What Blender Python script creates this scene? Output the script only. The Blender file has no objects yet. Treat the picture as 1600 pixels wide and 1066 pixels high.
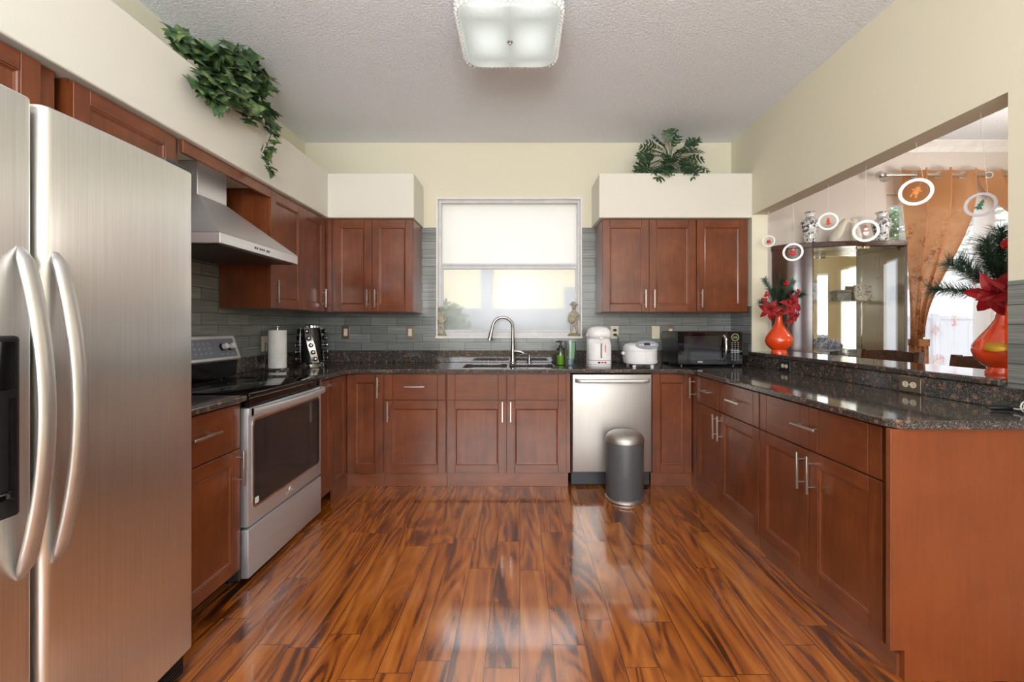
import bpy, bmesh, math, random
from mathutils import Vector, Matrix
random.seed(7)
PI = math.pi
scn = bpy.context.scene
COL = scn.collection

# ------------------------------------------------------------------ camera
CAMZ = 1.233
FPX = 678.0
cd = bpy.data.cameras.new('camera')
cam = bpy.data.objects.new('camera', cd)
COL.objects.link(cam)
cam.location = (0, 0, CAMZ)
cam.rotation_euler = (PI/2, 0, 0)
cd.sensor_width = 36.0
cd.lens = 36.0*FPX/1600.0
cd.shift_x = -12/1600.0
cd.shift_y = -23/1600.0
cd.clip_start = 0.02
scn.camera = cam

# ------------------------------------------------------------------ view, world, lights
vs = scn.view_settings
scn.display_settings.display_device = 'sRGB'
vs.view_transform = 'Standard'
vs.look = 'None'
vs.gamma = 1.0
vs.use_curve_mapping = False
vs.exposure = 0.0

w = bpy.data.worlds.new('world'); scn.world = w
w.use_nodes = True
bg = w.node_tree.nodes['Background']
bg.inputs[0].default_value = (0.93, 0.96, 1.0, 1)
bg.inputs[1].default_value = 2.3

def lamp(name, typ, loc, rot, energy, color=(1,1,1), size=None, size_y=None, **kw):
    d = bpy.data.lights.new(name, typ)
    d.energy = energy; d.color = color
    if typ == 'AREA':
        d.shape = 'RECTANGLE'; d.size = size; d.size_y = size_y or size
    for k, v in kw.items(): setattr(d, k, v)
    o = bpy.data.objects.new(name, d); COL.objects.link(o)
    o.location = loc; o.rotation_euler = rot
    return o
lamp('sun', 'SUN', (0, -5, 9), (math.radians(42), 0, math.radians(-20)), 1.9, (1, .95, .86), angle=math.radians(2))
# added fill lamps in unseen rear openings, then daylight of the dining side door
lamp('rear_opening_fill', 'AREA', (-0.1, -3.42, 1.70), (PI/2, 0, 0), 125, (.97, .985, 1.0), 3.6, 1.4)
lamp('dining_rear_fill', 'AREA', (2.72, -3.42, 1.70), (PI/2, 0, 0), 70, (.98, .99, 1.0), .8, 1.3)  # made-up source, added to brighten the dining room
lamp('daylight_dining_side', 'AREA', (5.56, 0.62, 1.25), (PI/2, 0, PI/2), 10, (.95, .98, 1.0), .60, 1.9)
# added fill lamp behind the camera, aimed up to brighten the ceiling
lamp('ceiling_bounce_fill', 'AREA', (-0.1, -1.0, 1.9), (math.radians(180-18), 0, 0), 115, (.96, .98, 1.0), 1.0, 1.0)

# ------------------------------------------------------------------ node helper
def S(r, g, b):
    def f(c):
        c /= 255.0
        return c/12.92 if c <= .04045 else ((c+.055)/1.055)**2.4
    return (f(r), f(g), f(b), 1.0)

class NT:
    def __init__(self, name):
        self.m = bpy.data.materials.new(name); self.m.use_nodes = True
        self.t = self.m.node_tree
        self.b = self.t.nodes['Principled BSDF']; self.out = self.t.nodes['Material Output']
    def n(self, typ, ins=None, **props):
        nd = self.t.nodes.new(typ)
        for k, v in props.items(): setattr(nd, k, v)
        for k, v in (ins or {}).items(): self.put(nd.inputs[k], v)
        return nd
    def put(self, sock, v):
        if isinstance(v, bpy.types.NodeSocket): self.t.links.new(v, sock)
        else: sock.default_value = v
    def p(self, **kw):
        for k, v in kw.items(): self.put(self.b.inputs[k.replace('_', ' ')], v)
    def coord(self, scale=(1,1,1), loc=(0,0,0), rot=(0,0,0)):
        tc = self.n('ShaderNodeTexCoord')
        mp = self.n('ShaderNodeMapping', {'Vector': tc.outputs['Object'], 'Scale': scale, 'Location': loc, 'Rotation': rot})
        return mp.outputs[0]
    def noise(self, vec, scale=5, detail=4, rough=.5, dist=0):
        nd = self.n('ShaderNodeTexNoise', {'Vector': vec, 'Scale': scale, 'Detail': detail, 'Roughness': rough, 'Distortion': dist})
        return nd.outputs['Fac']
    def ramp(self, fac, stops, interp='LINEAR'):
        nd = self.n('ShaderNodeValToRGB', {'Fac': fac})
        cr = nd.color_ramp; cr.interpolation = interp
        while len(cr.elements) < len(stops): cr.elements.new(.5)
        for e, (p, c) in zip(cr.elements, stops):
            e.position = p; e.color = c if len(c) == 4 else (*c, 1)
        return nd.outputs[0]
    def math(self, op, a, b=0.0, c=0.0):
        nd = self.n('ShaderNodeMath', operation=op)
        self.put(nd.inputs[0], a); self.put(nd.inputs[1], b); self.put(nd.inputs[2], c)
        return nd.outputs[0]
    def mix(self, fac, a, b, blend='MIX'):
        nd = self.n('ShaderNodeMix', data_type='RGBA', blend_type=blend)
        self.put(nd.inputs[0], fac); self.put(nd.inputs[6], a); self.put(nd.inputs[7], b)
        return nd.outputs[2]
    def bump(self, h, strength=.2, dist=.01):
        nd = self.n('ShaderNodeBump', {'Height': h, 'Strength': strength, 'Distance': dist})
        self.p(Normal=nd.outputs[0]); return nd
    def sep(self, vec):
        return self.n('ShaderNodeSeparateXYZ', {0: vec}).outputs
    def comb(self, x, y, z):
        return self.n('ShaderNodeCombineXYZ', {0: x, 1: y, 2: z}).outputs[0]

def plain(name, c, rough=.5, metal=0.0, spec=.5, coat=0.0, var=.06, vs=14, **kw):
    t = NT(name)
    f = t.noise(t.coord(), vs, 3)
    lo = tuple(x*(1-var) for x in c[:3])+(1,); hi = tuple(min(1, x*(1+var)) for x in c[:3])+(1,)
    t.p(Base_Color=t.ramp(f, [(.3, lo), (.7, hi)]), Roughness=rough, Metallic=metal)
    t.b.inputs['Specular IOR Level'].default_value = spec
    t.b.inputs['Coat Weight'].default_value = coat
    for k, v in kw.items(): t.b.inputs[k.replace('_', ' ')].default_value = v
    return t.m

# ------------------------------------------------------------------ materials
def m_paint(name, c, bs=.12, sc=120):
    t = NT(name)
    v = t.coord()
    f = t.noise(v, 1.2, 2)
    t.p(Base_Color=t.mix(f, tuple(x*.97 for x in c[:3])+(1,), c), Roughness=.75)
    t.b.inputs['Specular IOR Level'].default_value = .25
    t.bump(t.noise(v, sc, 3), bs, .004)
    return t.m
WALL = m_paint('wall_paint_cream', S(226, 221, 199))
SOFF = m_paint('soffit_paint_ivory', S(226, 223, 211))
DWALL = m_paint('dining_paint_beige', S(214, 204, 196))
DYEL = m_paint('dining_paint_yellow', S(238, 218, 166))
def m_ceiling():
    t = NT('ceiling_knockdown')
    v = t.coord()
    t.p(Base_Color=S(243, 247, 252), Roughness=.9)
    t.b.inputs['Specular IOR Level'].default_value = .1
    h = t.ramp(t.noise(v, 70, 4, .6, .5), [(.42, (0,0,0)), (.62, (1,1,1))])
    t.bump(h, .55, .012)
    return t.m
CEIL = m_ceiling()
WHITE = plain('white_trim', S(232, 231, 228), .45)
GREYFRAME = plain('window_frame_aluminium', S(206, 206, 208), .4, 0.0)

def m_wood(name, axis, dark, mid, light, rough=.3, coat=.35):
    t = NT(name)
    sc = {'z': (16, 16, 1.3), 'x': (1.3, 16, 16), 'y': (16, 1.3, 16)}[axis]
    v = t.coord(sc)
    oi = t.n('ShaderNodeObjectInfo').outputs['Random']
    v2 = t.n('ShaderNodeVectorMath', {0: v, 1: t.comb(t.math('MULTIPLY', oi, 37.0), t.math('MULTIPLY', oi, 11.0), t.math('MULTIPLY', oi, 23.0))}, operation='ADD').outputs[0]
    f1 = t.noise(v2, 2.2, 5, .6, 1.2)
    f2 = t.noise(t.coord((3, 3, 3)), 1.6, 3, .5, .6)
    f = t.math('ADD', t.math('MULTIPLY', f1, .45), t.math('MULTIPLY', f2, .55))
    t.p(Base_Color=t.ramp(f, [(.30, dark), (.5, mid), (.72, light)]), Roughness=rough)
    t.b.inputs['Coat Weight'].default_value = coat
    t.b.inputs['Coat Roughness'].default_value = .18
    t.bump(t.noise(v, 9, 4), .04, .002)
    return t.m
CH = (S(88, 44, 21), S(114, 58, 29), S(138, 76, 40))
WOODV = m_wood('cherry_wood_upright_grain', 'z', *CH)
WOODH = m_wood('cherry_wood_level_grain', 'x', *CH)
WOODP = m_wood('cherry_end_panel', 'z', S(116, 54, 16), S(126, 60, 19), S(134, 66, 22), .5, .05)
WOODT = m_wood('cherry_toe_board', 'x', S(104, 58, 34), S(124, 70, 42), S(142, 82, 50))
DARKW = m_wood('dark_mahogany', 'z', S(44, 22, 18), S(66, 34, 27), S(92, 50, 38), .22, .6)
TOEBLK = plain('toe_space_black', S(26, 22, 20), .7)

def m_floor():
    t = NT('acacia_plank_floor')
    tc = t.n('ShaderNodeTexCoord').outputs['Object']
    x, y, z = t.sep(tc)[:3]
    W = .127
    cx = t.math('FLOOR', t.math('DIVIDE', x, W))
    wn = t.n('ShaderNodeTexWhiteNoise', {'W': cx}, noise_dimensions='1D').outputs['Value']
    yo = t.math('ADD', y, t.math('MULTIPLY', wn, 7.3))
    L = .92
    cy = t.math('FLOOR', t.math('DIVIDE', yo, L))
    pid = t.comb(cx, cy, 0.0)
    wc = t.n('ShaderNodeTexWhiteNoise', {'Vector': pid}, noise_dimensions='3D')
    r = wc.outputs['Value']
    fx = t.math('FRACT', t.math('DIVIDE', x, W)); fy = t.math('FRACT', t.math('DIVIDE', yo, L))
    # figure: long flowing bands that wander across each plank
    gv = t.comb(t.math('ADD', t.math('MULTIPLY', x, 8.0), t.math('MULTIPLY', r, 51.0)), t.math('ADD', t.math('MULTIPLY', y, 1.05), t.math('MULTIPLY', r, 17.0)), 0.0)
    f1 = t.noise(gv, 1.0, 6, .6, 1.0)
    gv2 = t.comb(t.math('ADD', t.math('MULTIPLY', x, 7.0), t.math('MULTIPLY', r, 33.0)), t.math('ADD', t.math('MULTIPLY', y, 1.0), t.math('MULTIPLY', r, 9.0)), 0.0)
    rings = t.math('SINE', t.math('MULTIPLY', t.noise(gv2, .8, 2, .4, .6), 60.0))
    rings = t.math('MULTIPLY_ADD', rings, .5, .5)
    fine = t.noise(t.comb(t.math('MULTIPLY', x, 170.0), t.math('MULTIPLY', y, 6.0), r), 1.0, 3)
    f = t.math('ADD', t.math('MULTIPLY', f1, .74), t.math('MULTIPLY', rings, .12))
    f = t.math('ADD', f, t.math('MULTIPLY', fine, .11))
    f = t.math('ADD', f, t.math('MULTIPLY_ADD', r, .07, -.035))
    col = t.ramp(f, [(.28, S(48, 21, 8)), (.36, S(96, 47, 16)), (.43, S(146, 78, 26)), (.54, S(176, 100, 35)), (.72, S(202, 134, 60))])
    # joints
    gx = t.math('MAXIMUM', t.math('LESS_THAN', fx, .014), t.math('GREATER_THAN', fx, .986))
    gy = t.math('LESS_THAN', fy, .0035)
    g = t.math('MAXIMUM', gx, gy)
    col = t.mix(t.math('MULTIPLY', g, .75), col, S(50, 24, 10))
    t.p(Base_Color=col, Roughness=.24)
    t.b.inputs['Specular IOR Level'].default_value = .6
    t.b.inputs['Coat Weight'].default_value = .9
    t.b.inputs['Coat IOR'].default_value = 2.15
    t.b.inputs['Coat Roughness'].default_value = .08
    wav = t.noise(t.comb(t.math('MULTIPLY', x, 26.0), t.math('MULTIPLY', y, 2.2), r), 1.0, 2)
    h = t.math('SUBTRACT', t.math('MULTIPLY', wav, .5), t.math('MULTIPLY', g, .8))
    bm = t.n('ShaderNodeBump', {'Height': h, 'Strength': .10, 'Distance': .006})
    t.p(Normal=bm.outputs[0]); t.put(t.b.inputs['Coat Normal'], bm.outputs[0])
    return t.m
FLOOR = m_floor()

def m_tile():
    t = NT('grey_glass_tile')
    tc = t.n('ShaderNodeTexCoord').outputs['Object']
    x, y, z = t.sep(tc)[:3]
    u = t.math('ADD', x, y)
    uv = t.comb(u, t.math('ADD', z, .055), 0.0)
    br = t.n('ShaderNodeTexBrick', {'Vector': uv, 'Color1': S(124, 128, 124), 'Color2': S(148, 151, 146), 'Mortar': S(54, 58, 58),
             'Scale': 1.0, 'Mortar Size': .0019, 'Mortar Smooth': .1, 'Bias': 0.0, 'Brick Width': .235, 'Row Height': .0762})
    br.offset = .37; br.offset_frequency = 2; br.squash = 1.0
    st = t.noise(t.comb(t.math('MULTIPLY', u, 3.0), t.math('MULTIPLY', z, 150.0), 0.0), 1.0, 3, .6, .2)
    col = t.mix(t.ramp(st, [(.40, (.55, .55, .55)), (.60, (0, 0, 0))]), br.outputs['Color'], S(86, 92, 94))
    t.p(Base_Color=col, Roughness=.22)
    t.b.inputs['Specular IOR Level'].default_value = .6
    h = t.math('SUBTRACT', t.math('MULTIPLY', st, .3), br.outputs['Fac'])
    t.bump(h, .22, .004)
    return t.m
TILE = m_tile()

def m_granite():
    t = NT('tan_brown_granite')
    v = t.coord()
    nz = t.n('ShaderNodeTexNoise', {'Vector': v, 'Scale': 28.0, 'Detail': 3.0})
    v2 = t.n('ShaderNodeVectorMath', {0: v, 1: t.n('ShaderNodeVectorMath', {0: nz.outputs['Color'], 1: (.022, .022, .022)}, operation='MULTIPLY').outputs[0]}, operation='ADD').outputs[0]
    vo = t.n('ShaderNodeTexVoronoi', {'Vector': v2, 'Scale': 40.0})
    d = vo.outputs['Distance']
    cellr = t.sep(vo.outputs['Color'])[0]
    spot = t.math('MULTIPLY', t.ramp(d, [(.24, (1,1,1)), (.52, (0,0,0))]), t.ramp(cellr, [(.50, (0,0,0)), (.66, (1,1,1))]))
    fine = t.noise(v, 240, 3, .6)
    basec = t.ramp(fine, [(.34, S(34, 32, 32)), (.54, S(66, 62, 60)), (.72, S(140, 134, 130))])
    br = t.ramp(t.noise(v, 130, 3), [(.3, S(84, 62, 48)), (.55, S(140, 102, 76)), (.75, S(176, 142, 116))])
    t.p(Base_Color=t.mix(t.math('MULTIPLY', spot, .8), basec, br), Roughness=.07)
    t.b.inputs['Specular IOR Level'].default_value = .6
    return t.m
GRAN = m_granite()

def m_steel(name, c=(.62, .61, .60), rough=.27, axis='z', streak=.05, aniso=0.0, arot=0.0):
    t = NT(name)
    sc = {'z': (90, 90, 1.0), 'y': (90, 1.0, 90), 'x': (1.0, 90, 90)}[axis]
    f = t.noise(t.coord(sc), 3, 3)
    t.p(Base_Color=t.ramp(f, [(.3, tuple(x*.94 for x in c)), (.7, tuple(min(1, x*1.04) for x in c))]), Metallic=1.0,
        Roughness=t.math('MULTIPLY_ADD', f, streak*2, rough-streak))
    t.bump(f, .015, .001)
    if aniso:
        t.b.inputs['Anisotropic'].default_value = aniso; t.b.inputs['Anisotropic Rotation'].default_value = arot
        tg = t.n('ShaderNodeTangent', direction_type='RADIAL', axis='Z'); t.put(t.b.inputs['Tangent'], tg.outputs[0])
    return t.m
STEEL = m_steel('brushed_stainless', (.55, .535, .51), .47, 'z')
STEELF = m_steel('fridge_stainless', (.82, .82, .81), .30, 'z', .01, .85, 0.0)
STEELD = m_steel('range_stainless', (.66, .69, .74), .40, 'y')
STEELD.node_tree.nodes['Principled BSDF'].inputs['Metallic'].default_value = .72
STEELH = m_steel('hood_stainless', (.74, .74, .75), .34, 'y', .03)
STEELH.node_tree.nodes['Principled BSDF'].inputs['Metallic'].default_value = .7
SATIN = plain('satin_nickel', (.62, .60, .57, 1), .28, 1.0, var=.03)
HANDLEF = plain('fridge_handle_grey', (.63, .62, .60, 1), .36, .9, var=.03)
FAUC = plain('faucet_nickel', (.40, .385, .365, 1), .24, 1.0, var=.03)
CHROME = plain('chrome', (.82, .82, .82, 1), .08, 1.0, var=.02)
BLACKGL = plain('black_glass', S(10, 10, 11), .05, 0, .6, var=.1)
BLACKPL = plain('black_plastic', S(20, 21, 23), .32)
DGREY = plain('dark_grey_plastic', S(52, 54, 57), .4)
OVENGL = plain('oven_glass', S(40, 42, 46), .06, 0, .7)
PANELGR = plain('range_panel_grey', S(124, 132, 146), .35, .3)
WPLAST = plain('white_plastic', S(236, 236, 238), .28)
CREAMPL = plain('cream_socket_plastic', S(226, 216, 190), .4)
BRONZE = plain('brushed_bronze_plate', S(128, 112, 96), .38, .7)
PAPER = plain('paper_towel_paper', S(240, 240, 238), .9)
CANGREY = plain('bin_grey_lacquer', S(82, 84, 86), .38)
STONE = plain('figurine_stone', S(176, 168, 146), .7, var=.28, vs=40)
MARBLE = plain('ivory_ceramic', S(212, 206, 190), .4)
GOLD = plain('gold_cloth', S(196, 150, 40), .35, .6)
REDFAB = plain('red_velvet_petal', S(150, 10, 22), .6, var=.3, vs=30)
REDB = plain('red_berry', S(190, 24, 30), .3, var=.2, vs=30)
PINE = plain('pine_needle', S(38, 64, 44), .6, var=.35, vs=20)
PINEF = plain('frosted_pine_needle', S(96, 120, 108), .65, var=.3, vs=20)
STEM = plain('brown_stem', S(92, 74, 48), .7)
ORANGE = plain('orange_glaze', S(232, 72, 22), .08, 0, .6, .8, var=.06)
BLUEW = None
CORDW = plain('white_cord', S(226, 226, 222), .5)
GREENSOAP = plain('green_soap', S(110, 160, 40), .12)
CABWHITE = plain('white_vinyl', S(196, 202, 216), .5)

def m_leaf(name, lo, mid, hi):
    t = NT(name)
    v = t.coord()
    f = t.noise(v, 26, 3)
    t.p(Base_Color=t.ramp(f, [(.3, lo), (.5, mid), (.72, hi)]), Roughness=.42)
    t.b.inputs['Specular IOR Level'].default_value = .4
    t.bump(t.noise(v, 120, 2), .15, .003)
    return t.m
IVY = m_leaf('ivy_leaf', S(34, 58, 38), S(58, 88, 52), S(128, 144, 84))
PHIL = m_leaf('split_leaf_green', S(34, 58, 42), S(52, 80, 54), S(92, 114, 66))

def m_chinese(name, bgc, fg, scale=26, thr=.52):
    t = NT(name)
    v = t.coord()
    f = t.noise(v, scale, 4, .6, 1.8)
    g = t.noise(v, scale*.45, 2)
    k = t.math('MULTIPLY', t.ramp(f, [(thr-.02, (0,0,0)), (thr+.03, (1,1,1))]), t.ramp(g, [(.36, (0,0,0)), (.44, (1,1,1))]))
    t.p(Base_Color=t.mix(k, bgc, fg), Roughness=.14)
    t.b.inputs['Coat Weight'].default_value = .5
    return t.m
VASEP = m_chinese('painted_porcelain', S(226, 224, 224), S(66, 74, 84), 26, .50)
BLUEW = m_chinese('blue_and_white_china', S(206, 214, 226), S(44, 66, 122), 40, .47)

def m_glass_thin(name, tint=(1,1,1,1), refl=1.0, rough=.0):
    t = NT(name)
    lw = t.n('ShaderNodeLayerWeight', {'Blend': .5}).outputs['Facing']
    fr = t.math('MULTIPLY_ADD', t.math('POWER', lw, 5.0), .95, .045)
    tr = t.n('ShaderNodeBsdfTransparent', {'Color': tint})
    gl = t.n('ShaderNodeBsdfGlossy', {'Roughness': rough})
    nz = t.noise(t.coord(), 2, 1)
    fac = t.math('MULTIPLY', fr, t.math('MULTIPLY_ADD', nz, .1, refl), )
    fac = t.math('MINIMUM', fac, 1.0)
    mx = t.n('ShaderNodeMixShader', {0: fac, 1: tr.outputs[0], 2: gl.outputs[0]})
    t.put(t.out.inputs[0], mx.outputs[0])
    return t.m
GLASS = m_glass_thin('clear_glass')
CURIOGL = m_glass_thin('smoked_cabinet_glass', (.90, .91, .92, 1), 2.0, .01)
CUPGL = m_glass_thin('frosty_cup_plastic', (.90, .95, .93, 1), 3.0, .3)
MIRROR = plain('mirror', (.84, .80, .68, 1), .03, 1.0, var=.01)

def m_frost(name, transl, rough, bscale, bstr):
    t = NT(name)
    v = t.coord()
    tl = t.n('ShaderNodeBsdfTranslucent', {'Color': (1.0, .97, .94, 1)})
    rf = t.n('ShaderNodeBsdfRefraction', {'Color': (.95, .96, .97, 1), 'Roughness': rough, 'IOR': 1.12})
    bp = t.n('ShaderNodeBump', {'Height': t.noise(v, bscale, 2), 'Strength': bstr, 'Distance': .01})
    t.put(rf.inputs['Normal'], bp.outputs[0])
    gl = t.n('ShaderNodeBsdfGlossy', {'Roughness': .25})
    m1 = t.n('ShaderNodeMixShader', {0: transl, 1: rf.outputs[0], 2: tl.outputs[0]})
    m2 = t.n('ShaderNodeMixShader', {0: .04, 1: m1.outputs[0], 2: gl.outputs[0]})
    t.put(t.out.inputs[0], m2.outputs[0])
    return t.m
FROSTU = m_frost('frosted_glass_upper', .75, .55, 60, .1)
FROSTL = m_frost('pebbled_glass_lower', .10, .05, 60, .30)

def m_drape():
    t = NT('copper_floral_drape')
    v = t.coord()
    z = t.sep(v)[2]
    vo = t.n('ShaderNodeTexVoronoi', {'Vector': v, 'Scale': 9.0})
    fl = t.noise(v, 34, 4, .6, 1.4)
    lowmask = t.ramp(t.math('SUBTRACT', t.noise(v, 5, 2), t.math('MULTIPLY_ADD', z, .9, -.55)), [(.0, (0,0,0)), (.25, (1,1,1))])
    pat = t.math('MULTIPLY', t.math('MULTIPLY', t.ramp(fl, [(.47, (0,0,0)), (.55, (1,1,1))]), t.ramp(vo.outputs['Distance'], [(.25, (1,1,1)), (.6, (.1,.1,.1))])), lowmask)
    col = t.mix(pat, S(208, 158, 114), S(146, 90, 60))
    col = t.mix(t.math('MULTIPLY', t.ramp(vo.outputs['Distance'], [(.06, (1,1,1)), (.16, (0,0,0))]), lowmask), col, S(206, 104, 58))
    df = t.n('ShaderNodeBsdfDiffuse', {'Color': col})
    tl = t.n('ShaderNodeBsdfTranslucent', {'Color': col})
    tr = t.n('ShaderNodeBsdfTransparent', {'Color': S(250, 226, 206)})
    m1 = t.n('ShaderNodeMixShader', {0: .5, 1: df.outputs[0], 2: tl.outputs[0]})
    m2 = t.n('ShaderNodeMixShader', {0: .08, 1: m1.outputs[0], 2: tr.outputs[0]})
    t.put(t.out.inputs[0], m2.outputs[0])
    return t.m
DRAPE = m_drape()
def m_sheer():
    t = NT('white_voile')
    v = t.coord()
    vo = t.n('ShaderNodeTexVoronoi', {'Vector': v, 'Scale': 4.2})
    fl = t.ramp(t.noise(v, 40, 3, .6, 1.5), [(.46, (0,0,0)), (.54, (1,1,1))])
    k = t.math('MULTIPLY', t.ramp(vo.outputs['Distance'], [(.20, (1,1,1)), (.28, (0,0,0))]), fl)
    col = t.mix(k, S(240, 238, 240), S(226, 170, 160))
    df = t.n('ShaderNodeBsdfDiffuse', {'Color': col}); tl = t.n('ShaderNodeBsdfTranslucent', {'Color': col})
    tr = t.n('ShaderNodeBsdfTransparent', {})
    m1 = t.n('ShaderNodeMixShader', {0: .6, 1: df.outputs[0], 2: tl.outputs[0]})
    m2 = t.n('ShaderNodeMixShader', {0: t.math('MULTIPLY_ADD', k, -.35, .50), 1: m1.outputs[0], 2: tr.outputs[0]})
    t.put(t.out.inputs[0], m2.outputs[0])
    return t.m
SHEER = m_sheer()

def m_emit(name, c, s):
    t = NT(name)
    v = t.coord((1, 1, 1))
    x, y, z = t.sep(v)[:3]
    # four bulb glows behind pressed glass
    a = t.math('MULTIPLY', t.math('ABSOLUTE', t.math('SINE', t.math('MULTIPLY', x, 14.0))), t.math('ABSOLUTE', t.math('COSINE', t.math('MULTIPLY', y, 10.0))))
    g = t.math('MULTIPLY_ADD', a, .62*s, .52*s)
    g = t.math('MULTIPLY_ADD', t.math('SUBTRACT', t.noise(v, 90, 3), .5), .22*s, g)
    t.p(Base_Color=S(150, 160, 154), Roughness=.35, Emission_Color=c, Emission_Strength=g)
    return t.m
DIFF = m_emit('lit_pressed_glass', (.95, 1.0, .96, 1), .70)
DISPLAY = NT('green_display'); DISPLAY.p(Base_Color=(0, .05, 0, 1), Emission_Color=(.3, 1, .3, 1), Emission_Strength=DISPLAY.math('MULTIPLY_ADD', DISPLAY.noise(DISPLAY.coord(), 9), .1, .5)); DISPLAY = DISPLAY.m
CRYSTAL = plain('crystal_bead', S(226, 226, 224), .06, 0.0, .9, .6)
OUTWALL = plain('neighbour_stucco', S(206, 196, 168), .9)
OUTGREY = plain('outside_grey', S(150, 152, 160), .9)
GROUND = plain('outside_gravel', S(190, 188, 184), .95, var=.2)
BUSH = plain('hedge_leaf', S(84, 104, 62), .6, var=.5, vs=8)
BUSHB = plain('tree_leaf', S(120, 144, 110), .6, var=.5, vs=8)
# ------------------------------------------------------------------ mesh builder
MW = {}          # world matrices of the Empties (no depsgraph update needed)
def frame_of(d):
    d = Vector(d).normalized()
    a = Vector((0, 0, 1)) if abs(d.z) < .95 else Vector((1, 0, 0))
    u = a.cross(d).normalized(); v = d.cross(u)
    return u, v, d

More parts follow.
